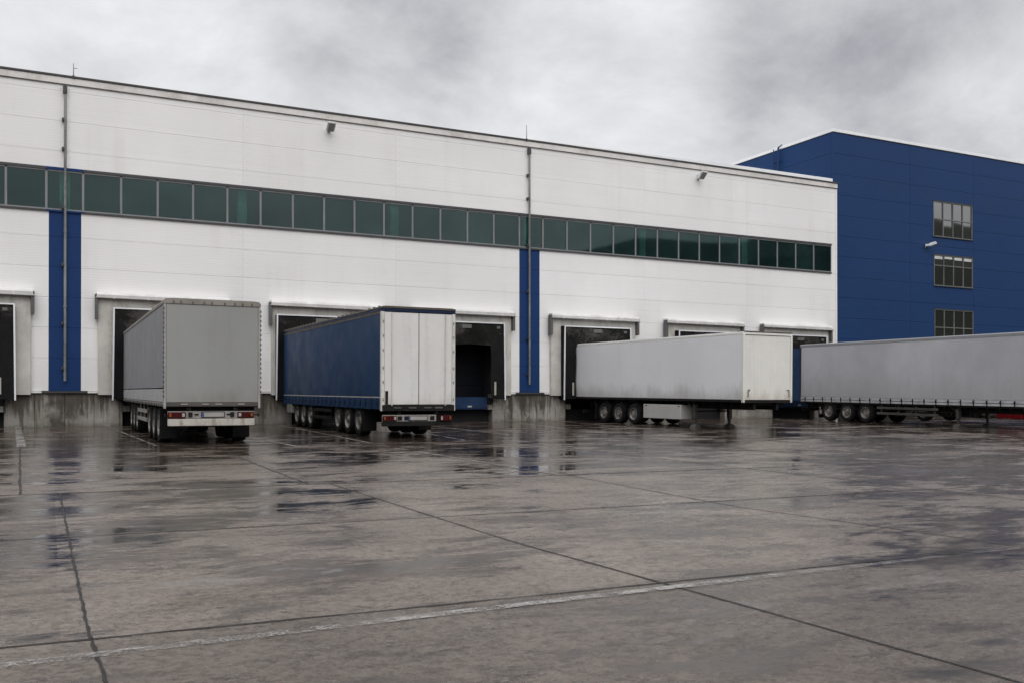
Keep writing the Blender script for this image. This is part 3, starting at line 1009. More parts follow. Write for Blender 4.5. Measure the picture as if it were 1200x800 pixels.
# ------------------------------------------------------------------ blue building
BX, BY, BZ = 43.37, D + 0.36, 17.62
BB = thing('blue_building', 'tall blue clad building with white roof edge and three stacked windows', 'building', (0, 0, 0))
bm = nbm()
box(bm, BX + 0.06, 86, BY + 0.06, 100, -0.3, BZ - 0.02)
obj('wall_core', bm, M['backing_blue'], BB)
bm = nbm()
vs = [43.37, 50.15, 56.25, 63.0, 70, 77, 86]
z = 0.2
WIN = [(52.30, 56.12, 11.86, 14.22), (52.36, 56.16, 8.60, 10.66), (52.4, 56.2, 4.75, 7.05)]
zr = [-0.3] + [BZ - 1.275 * k for k in range(13, -1, -1)]
for z0, z1 in zip(zr, zr[1:]):
    for i, (a, b) in enumerate(zip(vs, vs[1:])):
        parts = [(a, b, z0, z1)]
        for (wa, wb, wz0, wz1) in WIN:
            nx = []
            for (p, q, u, v) in parts:
                if wb <= p or wa >= q or wz1 <= u or wz0 >= v:
                    nx.append((p, q, u, v))
                    continue
                lo, hi = max(u, wz0), min(v, wz1)
                if wa > p:
                    nx.append((p, wa, lo, hi))
                if wb < q:
                    nx.append((wb, q, lo, hi))
                if lo > u:
                    nx.append((p, q, u, lo))
                if hi < v:
                    nx.append((p, q, hi, v))
            parts = nx
        for (p, q, u, v) in parts:
            box(bm, p + (0.008 if abs(p - a) < 1e-4 else 0), q - (0.008 if abs(q - b) < 1e-4 else 0), BY, BY + 0.05,
                u + (0.007 if abs(u - z0) < 1e-4 else 0), v - (0.007 if abs(v - z1) < 1e-4 else 0))
    for a, b in ((BY + 0.1, BY + 7), (BY + 7, BY + 14), (BY + 14, BY + 22), (BY + 22, BY + 30), (BY + 30, 100)):
        box(bm, BX, BX + 0.05, a + 0.008, b - 0.008, z0 + 0.007, z1 - 0.007)
box(bm, BX - 0.012, BX + 0.09, BY - 0.012, BY + 0.09, -0.2, BZ)
obj('wall', bm, M['blue_wall'], BB, keep=True)
bm = nbm()
box(bm, BX - 0.06, 86, BY - 0.06, BY + 0.4, BZ + 0.03, BZ + 0.21, 0.01)
box(bm, BX - 0.06, BX + 0.4, BY + 0.402, 100, BZ + 0.03, BZ + 0.21, 0.01)
obj('roof_edge', bm, M['light_metal'], BB, keep=True)
bm = nbm()
box(bm, BX - 0.03, 86, BY - 0.03, BY + 0.3, BZ - 0.005, BZ + 0.028)
box(bm, BX - 0.03, BX + 0.3, BY + 0.302, 100, BZ - 0.005, BZ + 0.028)
obj('roof_shadow_trim', bm, M['dark_metal'], BB, keep=True)
bm = nbm()
box(bm, BX + 0.1, 86, BY - 0.03, BY + 0.2, -0.3, 1.55)
obj('base_wall', bm, M['chassis'], BB)
ly = 47.6
bm = nbm()
tube(bm, (BX - 0.22, ly - 0.25, 13), (BX - 0.22, ly - 0.25, BZ + 0.12), 0.06, seg=8)
tube(bm, (BX - 0.22, ly + 0.20, 13), (BX - 0.22, ly + 0.20, BZ + 0.10), 0.03, seg=8)
k = 13.2
while k < BZ:
    tube(bm, (BX - 0.22, ly - 0.25, k), (BX - 0.22, ly + 0.25, k), 0.02, seg=6)
    k += 0.3
for k in (13.6, 15.2, 16.8):
    box(bm, BX - 0.22, BX, ly - 0.29, ly - 0.21, k, k + 0.08)
    box(bm, BX - 0.22, BX, ly + 0.21, ly + 0.29, k, k + 0.08)
tube(bm, (BX - 0.22, ly - 0.25, BZ + 0.12), (BX + 0.1, ly - 0.25, BZ + 0.34), 0.04, seg=8)
obj('roof_ladder', bm, M['blue_wall'], BB)
for wi, (a, b, z0, z1) in enumerate(WIN):
    bm = nbm()
    y0, y1 = BY - 0.03, BY + 0.055
    fw = 0.06
    box(bm, a, a + fw, y0, y1, z0, z1)
    box(bm, b - fw, b, y0, y1, z0, z1)
    box(bm, a + fw, b - fw, y0, y1, z1 - fw, z1)
    box(bm, a + fw, b - fw, y0, y1, z0, z0 + fw)
    for k in (1, 2, 3):
        x = a + (b - a) * k / 4
        box(bm, x - 0.032, x + 0.032, y0 + 0.004, y1, z0 + fw, z1 - fw)
    zm = z0 + (z1 - z0) * (0.50, 0.66, 0.48)[wi]
    for k in range(4):
        x0 = a + (b - a) * k / 4 + (fw if k == 0 else 0.032)
        x1 = a + (b - a) * (k + 1) / 4 - (fw if k == 3 else 0.032)
        box(bm, x0, x1, y0 + 0.006, y1, zm - 0.032, zm + 0.032)
    w = obj('window', bm, M['window_metal'], BB)
    bm = nbm()
    box(bm, a - 0.03, b + 0.03, y0 - 0.03, y1, z1 + 0.002, z1 + 0.03)
    box(bm, a - 0.03, b + 0.03, y0 - 0.05, y1, z0 - 0.035, z0 - 0.002)
    obj('sill', bm, M['dark_frame'], w)
    bm = nbm()
    for k in range(4):      # each pane sits a hair out of true
        xa, xb = a + (b - a) * k / 4 + 0.02, a + (b - a) * (k + 1) / 4 - 0.02
        e = random.uniform(-0.004, 0.004)
        vv = [bm.verts.new(q) for q in ((xa, BY + 0.025 + e, z0 + 0.04), (xb, BY + 0.025 - e, z0 + 0.04), (xb, BY + 0.025 - e + random.uniform(-.004, .004), z1 - 0.04), (xa, BY + 0.025 + e, z1 - 0.04))]
        bm.faces.new(vv)
    obj('pane', bm, M['glass_dark'], w, keep=True)
    if wi == 1:
        for k in range(4):
            bm = nbm()
            hh = (0.22, 0.17, 0.2, 0.21)[k]
            box(bm, a + (b - a) * k / 4 + 0.1, a + (b - a) * (k + 1) / 4 - 0.1, BY + 0.005, BY + 0.015, z1 - fw - hh, z1 - fw - 0.002)
            obj('blind', bm, M['blind'], w)
flood('flood_lamp', 'silver street style lamp on the blue wall left of the windows', (51.55, BY, 11.15), 0.55, 0.68, True)


# ------------------------------------------------------------------ trailers
def make_wheel(r, parent, x, y, side, rad=0.50, wid=0.36):
    """tyre and rim; side -1 has its outer face towards -x"""
    bm = nbm()
    o = side
    prof = [(-o * wid, rad * 0.62), (-o * wid, rad * 0.93), (-o * (wid - 0.05), rad * 0.995), (-o * wid * 0.5, rad), (-o * 0.05, rad * 0.995), (0, rad * 0.93), (o * 0.012, rad * 0.80), (0, rad * 0.64), (-o * 0.03, rad * 0.60)]
    lathe_x(bm, prof, 44)
    tread = 0
    w = bpy.data.objects.new('wheel', None)
    COL.objects.link(w)
    w.empty_display_size = 0.2
    w.parent = parent
    w.location = (x, y, rad)
    obj('tyre', bm, M['tyre'], w, smooth=True)
    bm = nbm()
    prof = [(-o * wid * 0.9, rad * 0.50), (-o * 0.03, rad * 0.60), (o * 0.004, rad * 0.595), (o * 0.004, rad * 0.57), (-o * 0.03, rad * 0.545), (-o * 0.10, rad * 0.50), (-o * 0.12, rad * 0.40), (-o * 0.085, rad * 0.33), (-o * 0.075, rad * 0.26), (-o * 0.01, rad * 0.235), (o * 0.0, rad * 0.19), (o * 0.0, 0.002)]
    lathe_x(bm, prof, 32)
    for k in range(10):
        a = 2 * math.pi * k / 10
        tube(bm, (-o * 0.09, rad * 0.325 * math.cos(a), rad * 0.325 * math.sin(a)), (-o * 0.055, rad * 0.325 * math.cos(a), rad * 0.325 * math.sin(a)), 0.016, seg=6)
    obj('rim', bm, M['rim'], w, smooth=True)
    return w


def dup_wheel(w, parent, x, y):
    c = dup(w, parent)
    c.location = (x, y, w.location.z)
    return c


def wheels(parent, W, axles, rad=0.5):
    hl = W / 2 - 0.06
    wl = make_wheel(None, parent, -hl, axles[0], -1, rad)
    wr = make_wheel(None, parent, hl, axles[0], 1, rad)
    for y in axles[1:]:
        dup_wheel(wl, parent, -hl, y)
        dup_wheel(wr, parent, hl, y)
    bm = nbm()
    for y in axles:
        tube(bm, (-hl + 0.3, y, rad), (hl - 0.3, y, rad), 0.07, seg=10)
        for s in (-1, 1):
            box(bm, s * 0.62 - 0.06, s * 0.62 + 0.06, y - 0.55, y + 0.15, rad + 0.05, rad + 0.17, 0.01)
            tube(bm, (s * 0.62, y - 0.35, rad + 0.15), (s * 0.62, y - 0.35, rad + 0.42), 0.13, seg=12)
    obj('axle', bm, M['chassis'], parent, keep=True)


def chassis(parent, L, ztop, y0=0.1):
    bm = nbm()
    for s in (-1, 1):
        box(bm, s * 0.62 - 0.06, s * 0.62 + 0.06, y0, L - 0.3, ztop - 0.32, ztop - 0.003)
    y = y0 + 0.2
    while y < L - 0.3:
        box(bm, -1.16, 1.16, y - 0.03, y + 0.03, ztop - 0.14, ztop - 0.006)
        y += 0.6
    obj('chassis', bm, M['chassis'], parent, keep=True)


def fenders(parent, W, axles, rad):
    """plastic arches over each wheel"""
    for s in (-1, 1):
        for y in axles:
            bm = nbm()
            n = 10
            ra = rad + 0.08
            prev = None
            for k in range(n + 1):
                a = R(8 + 164 * k / n)
                p = (y + ra * math.cos(a), rad + ra * math.sin(a))
                q = (y + (ra + 0.015) * math.cos(a), rad + (ra + 0.015) * math.sin(a))
                x0, x1 = s * (W / 2 - 0.03), s * (W / 2 - 0.42)
                v = [bm.verts.new((x0, *p)), bm.verts.new((x1, *p)), bm.verts.new((x1, *q)), bm.verts.new((x0, *q))]
                if prev:
                    for i in range(4):
                        bm.faces.new((prev[i], prev[(i + 1) % 4], v[(i + 1) % 4], v[i]))
                prev = v
            obj('mudguard', bm, M['rubber'], parent)


def mudflap(parent, W, y, z0=0.12, z1=0.9):
    for s in (-1, 1):
        bm = nbm()
        box(bm, *(sorted((s * (W / 2 - 0.03), s * (W / 2 - 0.5)))), y - 0.012, y + 0.012, z0, z1, 0.005)
        obj('mudflap', bm, M['rubber'], parent)


def side_guard(parent, W, y0, y1, zs, mat, posts=3):
    for s in (-1, 1):
        bm = nbm()
        x = s * (W / 2 - 0.05)
        for z in zs:
            box(bm, x - 0.02, x + 0.02, y0, y1, z - 0.06, z + 0.06, 0.006)
        for k in range(posts):
            y = y0 + 0.25 + (y1 - y0 - 0.5) * k / max(1, posts - 1)
            box(bm, x - s * 0.07 - 0.03, x - s * 0.07 + 0.03, y - 0.03, y + 0.03, min(zs) - 0.08, 1.08)
        obj('side_guard', bm, mat, parent)


def landing_leg(parent, x, y, ztop, mat='chassis'):
    bm = nbm()
    box(bm, x - 0.095, x + 0.095, y - 0.075, y + 0.075, 0.38, ztop, 0.01)
    box(bm, x - 0.05, x + 0.05, y - 0.05, y + 0.05, 0.09, 0.379)
    bar(bm, (x, y + 0.09, 0.75), (x, y + 0.55, ztop - 0.03), 0.06, 0.05)
    lg = obj('landing_leg', bm, M[mat], parent)
    bm = nbm()
    prism(bm, [(x - 0.19, 0.0), (x + 0.19, 0.0), (x + 0.17, 0.05), (x + 0.07, 0.15), (x - 0.07, 0.15), (x - 0.17, 0.05)], 'y', y - 0.17, y + 0.17, 0.008)
    obj('foot', bm, M[mat], lg)


def tail_lamp(parent, x0, x1, y, z0, z1, outer=-1):
    """lens block on the rear board: red with an amber end on the outside and a clear end inside"""
    bm = nbm()
    box(bm, x0, x1, y - 0.05, y + 0.02, z0, z1, 0.012)
    b = obj('tail_lamp', bm, M['red_lens'], parent)
    w = x1 - x0
    xa = (x0 + w * 0.07, x0 + w * 0.20) if outer < 0 else (x1 - w * 0.20, x1 - w * 0.07)
    xc = (x1 - w * 0.22, x1 - w * 0.06) if outer < 0 else (x0 + w * 0.06, x0 + w * 0.22)
    for (p, q), m, nm in ((xa, 'amber_lens', 'amber_lens'), (xc, 'clear_lens', 'clear_lens')):
        bm = nbm()
        box(bm, p, q, y - 0.062, y - 0.04, z0 + 0.03, z1 - 0.03, 0.01)
        obj(nm, bm, M[m], b)
    return b


def plate(parent, x0, x1, y, z0, z1):
    bm = nbm()
    box(bm, x0, x1, y - 0.012, y, z0, z1, 0.004)
    p = obj('licence_plate', bm, M['plate'], parent)
    bm = nbm()
    box(bm, x0 + 0.004, x0 + 0.05, y - 0.015, y - 0.0125, z0 + 0.008, z1 - 0.008)
    obj('blue_band', bm, M['plate_blue'], p)
    bm = nbm()
    box(bm, x0 - 0.02, x1 + 0.02, y, y + 0.01, z0 - 0.02, z1 + 0.02)
    obj('plate_holder', bm, M['rubber'], p)


def place(name, label, x, y, yaw, group=None):
    s = 0.007 + 0.0002 * x
    return thing(name, label, 'trailer', (x, y, gz(x, y)), (s, 0, yaw), group)


TG = 'trailers parked at the docks'
# --- grey tarpaulin trailer -------------------------------------------------
W, L, H = 2.52, 15.45, 3.95
T = place('tarpaulin_trailer', 'grey tarpaulin trailer with dirty white rear bumper, leftmost at the docks', 3.96, 26.40, 0.0, TG)
hw = W / 2
ax = [2.0, 3.4, 4.8, 9.4, 10.7, 12.0]
wheels(T, W, ax, 0.5)
fenders(T, W, (), 0.5)
chassis(T, L, 1.06)
bm = nbm()
box(bm, -hw + 0.012, hw - 0.012, 0.06, L, 1.04, 1.16, 0.01)
obj('floor_frame', bm, M['chassis'], T)
bm = nbm()
box(bm, -hw, hw, 0.02, L, 1.56, H - 0.13)
obj('side_tarpaulin', bm, M['grey_tarp_side'], T)
bm = nbm()     # drop sides below the tarpaulin, in lengths
y = 0.1
for k in range(6):
    y2 = y + (L - 0.15) / 6
    for s in (-1, 1):
        box(bm, *(sorted((s * (hw + 0.004), s * (hw - 0.03)))), y + 0.018, y2 - 0.018, 1.175, 1.525, 0.008)
    y = y2
obj('drop_side', bm, M['drop_side'], T)
bm = nbm()
for s in (-1, 1):
    box(bm, *(sorted((s * (hw + 0.006), s * (hw - 0.03)))), 0.05, L, 1.06, 1.16, 0.006)
rl = obj('side_rail', bm, M['bumper_grey'], T)
bm = nbm()
y = 0.35
while y < L - 0.2:
    for s in (-1, 1):
        box(bm, *(sorted((s * (hw + 0.007), s * (hw + 0.022)))), y - 0.04, y + 0.04, 1.04, 1.13)
    y += 0.5
obj('lashing_ring', bm, M['chassis'], T)
bm = nbm()
box(bm, -hw + 0.055, hw - 0.055, -0.012, 0.018, 1.17, H - 0.16, 0.008)
obj('rear_tarpaulin', bm, M['grey_tarp'], T)
bm = nbm()     # corner posts with lacing
for s in (-1, 1):
    box(bm, *(sorted((s * (hw + 0.01), s * (hw - 0.05)))), -0.02, 0.09, 1.0, H - 0.12, 0.014, 2)
obj('corner_post', bm, M['post_grey'], T)
for s in (-1, 1):
    bm = nbm()
    z = 1.3
    while z < H - 0.3:
        box(bm, s * (hw + 0.016) - 0.016, s * (hw + 0.016) + 0.016, -0.03, 0.04, z, z + 0.065)
        z += 0.13
    tube(bm, (s * (hw + 0.012), 0.015, 1.2), (s * (hw + 0.012), 0.015, H - 0.3), 0.006, seg=6)
    obj('lacing', bm, M['roof_brown'], T, keep=True)
bm = nbm()
prism(bm, [(-hw - 0.02, H - 0.155), (hw + 0.02, H - 0.155), (hw + 0.02, H - 0.07), (hw - 0.03, H - 0.012), (hw - 0.2, H), (-hw + 0.2, H), (-hw + 0.03, H - 0.012), (-hw - 0.02, H - 0.07)], 'y', -0.03, L + 0.01, 0.012)
rf = obj('roof', bm, M['roof_cap'], T)
bm = nbm()
for k in range(9):
    x = -hw + 0.2 + k * (W - 0.4) / 8 + random.uniform(-0.05, 0.05)
    box(bm, x - 0.02, x + 0.02, -0.04, -0.031, H - 0.14, H - 0.07)
obj('roof_buckle', bm, M['roof_brown'], rf)
bm = nbm()
box(bm, -hw + 0.02, hw - 0.02, -0.016, 0.12, 1.055, 1.165, 0.012)
fr = obj('rear_frame', bm, M['dull_latch'], T)
bm = nbm()
for x in (-0.75, -0.2, 0.15, 0.75):
    box(bm, x - 0.09, x + 0.09, -0.034, -0.017, 1.10, 1.135, 0.006)
obj('latch', bm, M['bumper_grey'], fr)
bm = nbm()
box(bm, -hw + 0.1, hw - 0.14, 0.06, 0.14, 0.73, 0.93, 0.01)
for x in (-0.62, 0.62):
    box(bm, x - 0.06, x + 0.06, 0.10, 0.2, 0.90, 1.02)
rb = obj('light_board', bm, M['bumper_grey'], T)
bm = nbm()
box(bm, -hw + 0.10, hw - 0.14, 0.02, 0.14, 0.53, 0.722, 0.012)
for x in (-0.55, -0.1, 0.35, 0.8):
    box(bm, x - 0.006, x + 0.006, 0.012, 0.025, 0.54, 0.72)
obj('rear_bumper', bm, M['bumper_white'], T, keep=True)
tail_lamp(rb, -hw + 0.10, -hw + 0.56, 0.06, 0.745, 0.905, -1)
tail_lamp(rb, hw - 0.60, hw - 0.16, 0.06, 0.745, 0.905, 1)
plate(rb, -0.28, 0.30, 0.05, 0.775, 0.895)
bm = nbm()
for x in (-0.58, 0.52):
    box(bm, x - 0.055, x + 0.055, 0.045, 0.065, 0.765, 0.90)
for x in (-0.42, 0.42):
    box(bm, x - 0.05, x + 0.05, 0.045, 0.065, 0.82, 0.86)
obj('bracket', bm, M['chassis'], rb)
bm = nbm()
tube(bm, (hw - 0.14, 0.08, 0.82), (hw - 0.02, 0.05, 0.82), 0.02, seg=6)
box(bm, hw - 0.06, hw + 0.0, 0.02, 0.07, 0.77, 0.87, 0.02)
tube(bm, (-hw + 0.1, 0.08, 0.82), (-hw + 0.02, 0.05, 0.82), 0.02, seg=6)
box(bm, -hw, -hw + 0.06, 0.02, 0.07, 0.77, 0.87, 0.02)
obj('marker_lamp', bm, M['rubber'], rb)
mudflap(T, W, 1.38, 0.14, 0.95)
side_guard(T, W, 5.5, 8.8, (0.55, 0.82), M['bumper_grey'])

# --- blue curtain trailer ---------------------------------------------------
W, L, H = 2.5, 13.75, 4.18
T = place('curtain_trailer', 'blue curtain side trailer with white rear doors, second from the left', 10.56, 28.05, 0.0, TG)
hw = W / 2
ax = [2.65, 3.95, 5.2, 9.2, 10.35, 11.5]
wheels(T, W, ax, 0.52)
chassis(T, L, 1.0)
bm = nbm()
box(bm, -hw + 0.03, hw - 0.03, 0.06, L, 0.98, 1.12, 0.01)
obj('floor_frame', bm, M['chassis'], T)
bm = nbm()
for s in (-1, 1):
    box(bm, *(sorted((s * hw, s * (hw - 0.03)))), 0.14, L, 1.335, H - 0.17)
box(bm, -hw + .03, hw - .03, L - 0.04, L, 1.1, H - .17)
obj('curtain', bm, M['blue_tarp'], T)
bm = nbm()
for s in (-1, 1):
    box(bm, *(sorted((s * (hw + 0.004), s * (hw - 0.03)))), 0.14, L, 1.295, 1.333)
obj('stripe', bm, M['pallet_box'], T)
bm = nbm()
for s in (-1, 1):
    n = 44
    V = []
    for i in range(n + 1):
        y = 0.14 + (L - 0.14) * i / n
        o = 0.012 * (i % 2) + random.uniform(-0.006, 0.006)
        V.append([bm.verts.new((s * (hw + 0.004 - o * kk), y, z)) for kk, z in ((0, 1.294), (0.6, 1.18), (1.6, 1.06), (2.4, 0.935 + random.uniform(-0.012, 0.012)))])
    for i in range(n):
        for k in range(3):
            bm.faces.new((V[i][k], V[i + 1][k], V[i + 1][k + 1], V[i][k + 1]))
sk = obj('skirt', bm, M['blue_tarp'], T)
for s in (-1, 1):
    st0 = None
    for i in range(22):
        y = 0.4 + i * 0.61
        if st0 is None:
            bm = nbm()
            box(bm, *(sorted((s * (hw + 0.005), s * (hw + 0.014)))), -0.02, 0.02, 0.99, 1.29)
            box(bm, *(sorted((s * (hw + 0.015), s * (hw + 0.03)))), -0.03, 0.03, 1.06, 1.15)
            st0 = obj('strap', bm, M['blue_rail'], sk)
            st0.location = (0, y, 0)
        else:
            c = st0.copy()
            COL.objects.link(c)
            c.parent = sk
            c.location = (0, y, 0)
bm = nbm()
for s in (-1, 1):
    box(bm, *(sorted((s * (hw + 0.012), s * (hw - 0.10)))), 0.0, 0.135, 0.88, H - 0.17, 0.012)
ps = obj('rear_post', bm, M['white_post'], T)
bm = nbm()
for s in (-1, 1):
    for z in (1.2, 1.75, 2.2, 2.75, 3.2, 3.65):
        box(bm, s * (hw - 0.055) - 0.022, s * (hw - 0.055) + 0.022, -0.012, 0.0, z, z + 0.09, 0.004)
obj('hinge', bm, M['bumper_grey'], ps)
for s in (-1, 1):
    bm = nbm()
    a, b = sorted((s * 0.010, s * (hw - 0.108)))
    box(bm, a, b, 0.01, 0.06, 1.09, H - 0.19, 0.008)
    d = obj('rear_door', bm, M['white_door'], T)
    bm = nbm()
    xx = s * (hw - 0.34)
    tube(bm, (xx, -0.012, 1.05), (xx, -0.012, H - 0.2), 0.017, seg=8)
    for z in (1.2, 2.2, 3.3):
        box(bm, xx - 0.03, xx + 0.03, -0.018, 0.01, z, z + 0.06)
    obj('locking_bar', bm, M['white_post'], d)
bm = nbm()
box(bm, -0.009, 0.009, 0.015, 0.05, 1.09, H - 0.19)
obj('door_seal', bm, M['rubber'], T)
bm = nbm()
box(bm, -hw + 0.125, -hw + 0.215, -0.008, 0.009, 1.10, 1.52, 0.004)
obj('dark_plate', bm, M['chassis'], T)
bm = nbm()
box(bm, -hw - 0.01, hw + 0.01, -0.01, L, H - 0.168, H - 0.07, 0.008)
obj('top_rail', bm, M['blue_rail'], T)
bm = nbm()
prism(bm, [(-hw - 0.02, H - 0.068), (hw + 0.02, H - 0.068), (hw + 0.01, H - 0.02), (hw - 0.12, H + 0.005), (-hw + 0.12, H + 0.005), (-hw - 0.01, H - 0.02)], 'y', -0.025, L + 0.01, 0.008)
for s in (-1, 1):
    for i in range(26):
        y = 0.3 + i * 0.52
        box(bm, s * (hw - 0.02) - 0.03, s * (hw - 0.02) + 0.03, y - 0.05, y + 0.05, H - 0.03, H + 0.015, 0.008)
obj('roof', bm, M['roof_brown'], T)
bm = nbm()
for s in (-1, 1):
    box(bm, *(sorted((s * (hw + 0.013), s * (hw - 0.01)))), 0.14, L, H - 0.24, H - 0.17, 0.004)
obj('curtain_rail', bm, M['roof_brown'], T)
bm = nbm()
box(bm, -hw + 0.02, hw - 0.02, -0.01, 0.12, 0.88, 1.08, 0.01)
fr = obj('rear_frame', bm, M['chassis'], T)
bm = nbm()
for x in (-0.72, -0.22, 0.3, 0.68):
    box(bm, x - 0.13, x + 0.13, -0.03, -0.011, 0.96, 1.01, 0.006)
obj('latch', bm, M['dull_latch'], fr)
bm = nbm()
box(bm, -hw + 0.05, 0.62, 0.05, 0.12, 0.55, 0.76, 0.008)
lb = obj('light_board', bm, M['bumper_grey'], T)
bm = nbm()
for x in (-0.62, -0.40, 0.48):
    box(bm, x - 0.075, x + 0.075, 0.035, 0.055, 0.585, 0.72, 0.01)
obj('bracket', bm, M['chassis'], lb)
tail_lamp(lb, -hw + 0.05, -hw + 0.52, 0.045, 0.57, 0.735, -1)
plate(lb, -0.32, 0.30, 0.04, 0.59, 0.71)
bm = nbm()
box(bm, 0.70, hw - 0.06, 0.06, 0.12, 0.53, 0.74, 0.008)
box(bm, 0.60, 0.66, 0.02, 0.10, 0.78, 0.88, 0.01)
rb2 = obj('lamp_bracket', bm, M['chassis'], T)
tail_lamp(rb2, 0.74, hw - 0.10, 0.05, 0.56, 0.735, 1)
bm = nbm()
box(bm, -hw + 0.04, 0.60, 0.03, 0.13, 0.40, 0.54, 0.012)
box(bm, 0.62, hw - 0.06, 0.05, 0.13, 0.42, 0.52, 0.012)
obj('rear_bumper', bm, M['chassis'], T)
mudflap(T, W, 2.02, 0.18, 0.9)
side_guard(T, W, 6.0, 8.5, (0.5, 0.78), M['chassis'])
bm = nbm()
box(bm, -hw + 0.02, -hw + 0.5, 12.3, 13.2, 0.55, 0.95, 0.02)
obj('tool_box', bm, M['bumper_grey'], T)

# --- white box trailer ------------------------------------------------------
W, L, H = 2.66, 12.7, 3.99
T = place('box_trailer', 'white insulated box trailer on landing legs with cream ribbed front wall', 26.26, 29.46, 0.031, TG)
hw = W / 2
ax = [7.6, 8.85, 10.1]
wheels(T, W, ax, 0.5)
chassis(T, L, 1.16)
bm = nbm()
for s in (-1, 1):
    box(bm, *(sorted((s * hw, s * (hw - 0.06)))), 0.10, L, 1.28, H - 0.12)
box(bm, -hw + 0.06, hw - 0.06, L - 0.06, L, 1.28, H - 0.12)
obj('side_wall', bm, M['reefer_side'], T)
bm = nbm()
box(bm, -hw + 0.10, hw - 0.10, 0.02, 0.08, 1.26, H - 0.14)
n = 14
for k in range(n):
    x = -hw + 0.2 + (W - 0.4) * k / (n - 1)
    prism(bm, [(x - 0.03, 0.021), (x - 0.008, 0.014), (x + 0.008, 0.014), (x + 0.03, 0.021)], 'z', 1.27, H - 0.15)
fw_ = obj('front_wall', bm, M['reefer_front'], T)
bm = nbm()
for x, s in ((-hw + 0.26, 1), (hw - 0.18, -1)):
    tube(bm, (x, -0.02, 1.36), (x, -0.02, 1.66), 0.013, seg=6)
    tube(bm, (x, -0.02, 1.66), (x + s * 0.09, -0.02, 1.66), 0.013, seg=6)
    tube(bm, (x + s * 0.09, -0.02, 1.66), (x + s * 0.09, 0.0, 1.62), 0.013, seg=6)
obj('handle', bm, M['chassis'], fw_)
bm = nbm()
for s in (-1, 1):
    box(bm, *(sorted((s * (hw + 0.008), s * (hw - 0.095)))), -0.02, 0.098, 1.14, H - 0.1, 0.014, 2)
obj('corner_post', bm, M['reefer_front'], T)
bm = nbm()
box(bm, -hw - 0.004, hw + 0.004, -0.012, L, H - 0.118, H - 0.035, 0.01)
tr = obj('top_rail', bm, M['reefer_front'], T)
bm = nbm()
box(bm, -hw + 0.02, hw - 0.02, 0.03, L - 0.02, H - 0.034, H - 0.005, 0.006)
obj('roof', bm, M['reefer_side'], T)
bm = nbm()
box(bm, -hw + 0.05, hw - 0.0, -0.025, 0.4, H - 0.004, H + 0.028, 0.008)
obj('roof_edge', bm, M['roof_brown'], T)
bm = nbm()
for s in (-1, 1):
    box(bm, *(sorted((s * (hw + 0.002), s * (hw - 0.05)))), 0.0, L, 1.155, 1.275, 0.006)
box(bm, -hw + 0.1, hw - 0.1, -0.005, 0.08, 1.13, 1.255, 0.006)
obj('side_rail', bm, M['chassis'], T)
bm = nbm()
for s in (-1, 1):
    box(bm, *(sorted((s * (hw + 0.003), s * (hw + 0.012)))), 0.0, L, 1.262, 1.282)
obj('rub_strip', bm, M['silver_rail'], T)
bm = nbm()
box(bm, -hw + 0.02, -hw + 0.68, 4.0, 6.75, 0.34, 0.98, 0.02)
pb = obj('pallet_box', bm, M['pallet_box'], T)
bm = nbm()
box(bm, -hw + 0.012, -hw + 0.019, 4.06, 4.18, 0.9, 0.94)
box(bm, -hw + 0.012, -hw + 0.019, 6.45, 6.6, 0.9, 0.94)
obj('catch', bm, M['chassis'], pb)
landing_leg(T, -1.0, 3.35, 1.15, 'leg_steel')
landing_leg(T, 0.92, 3.35, 1.15, 'leg_steel')
bm = nbm()
tube(bm, (-1.0, 3.35, 0.72), (0.92, 3.35, 0.72), 0.03, seg=8)
box(bm, -0.85, 0.85, 3.25, 4.4, 0.98, 1.15)
tube(bm, (0.92, 3.35, 0.85), (1.22, 3.35, 0.82), 0.02, seg=6)
obj('leg_brace', bm, M['chassis'], T)
mudflap(T, W, 10.85, 0.15, 1.0)
fenders(T, W, ax, 0.5)
bm = nbm()
box(bm, -hw + 0.06, hw - 0.06, L - 0.75, L - 0.62, 0.42, 0.6, 0.01)
for s in (-1, 1):
    box(bm, s * 0.7 - 0.05, s * 0.7 + 0.05, L - 0.72, L - 0.64, 0.6, 1.0)
obj('rear_bumper', bm, M['chassis'], T)
bm = nbm()
box(bm, -0.5, 0.5, 0.5, 2.3, 0.98, 1.15)
tube(bm, (0, 1.1, 0.90), (0, 1.1, 1.0), 0.06, seg=12)
obj('kingpin_plate', bm, M['chassis'], T)

# --- silver grey curtain trailer -------------------------------------------
W, L, H = 2.52, 15.2, 4.26
yaw = -0.064
cx, cy = 37.56 + 1.26 * math.cos(yaw), 25.4 + 1.26 * math.sin(yaw)
T = place('curtain_trailer', 'silver grey curtain side trailer on landing legs, cut by the right picture edge', cx, cy, yaw, TG)
hw = W / 2
ax = [10.15, 11.5, 12.9]
wheels(T, W, ax, 0.52)
fenders(T, W, ax, 0.52)
chassis(T, L, 1.0)
bm = nbm()
for s in (-1, 1):
    box(bm, *(sorted((s * hw, s * (hw - 0.03)))), 0.05, L - 0.12, 1.30, H - 0.16)
box(bm, -hw + 0.031, hw - 0.031, 0.04, 0.1, 1.1, H - 0.16)
for s in (-1, 1):
    y = 0.7
    while y < L - 0.3:
        box(bm, *(sorted((s * (hw + 0.003), s * (hw - 0.002)))), y - 0.018, y + 0.018, 1.31, H - 0.2)
        y += 0.71
obj('curtain', bm, M['silver_tarp'], T)
bm = nbm()
for s in (-1, 1):
    box(bm, *(sorted((s * (hw + 0.012), s * (hw - 0.04)))), 0.05, L - 0.1, 1.16, 1.285, 0.006)
    box(bm, *(sorted((s * (hw + 0.006), s * (hw - 0.04)))), 0.05, L - 0.1, 1.03, 1.135, 0.006)
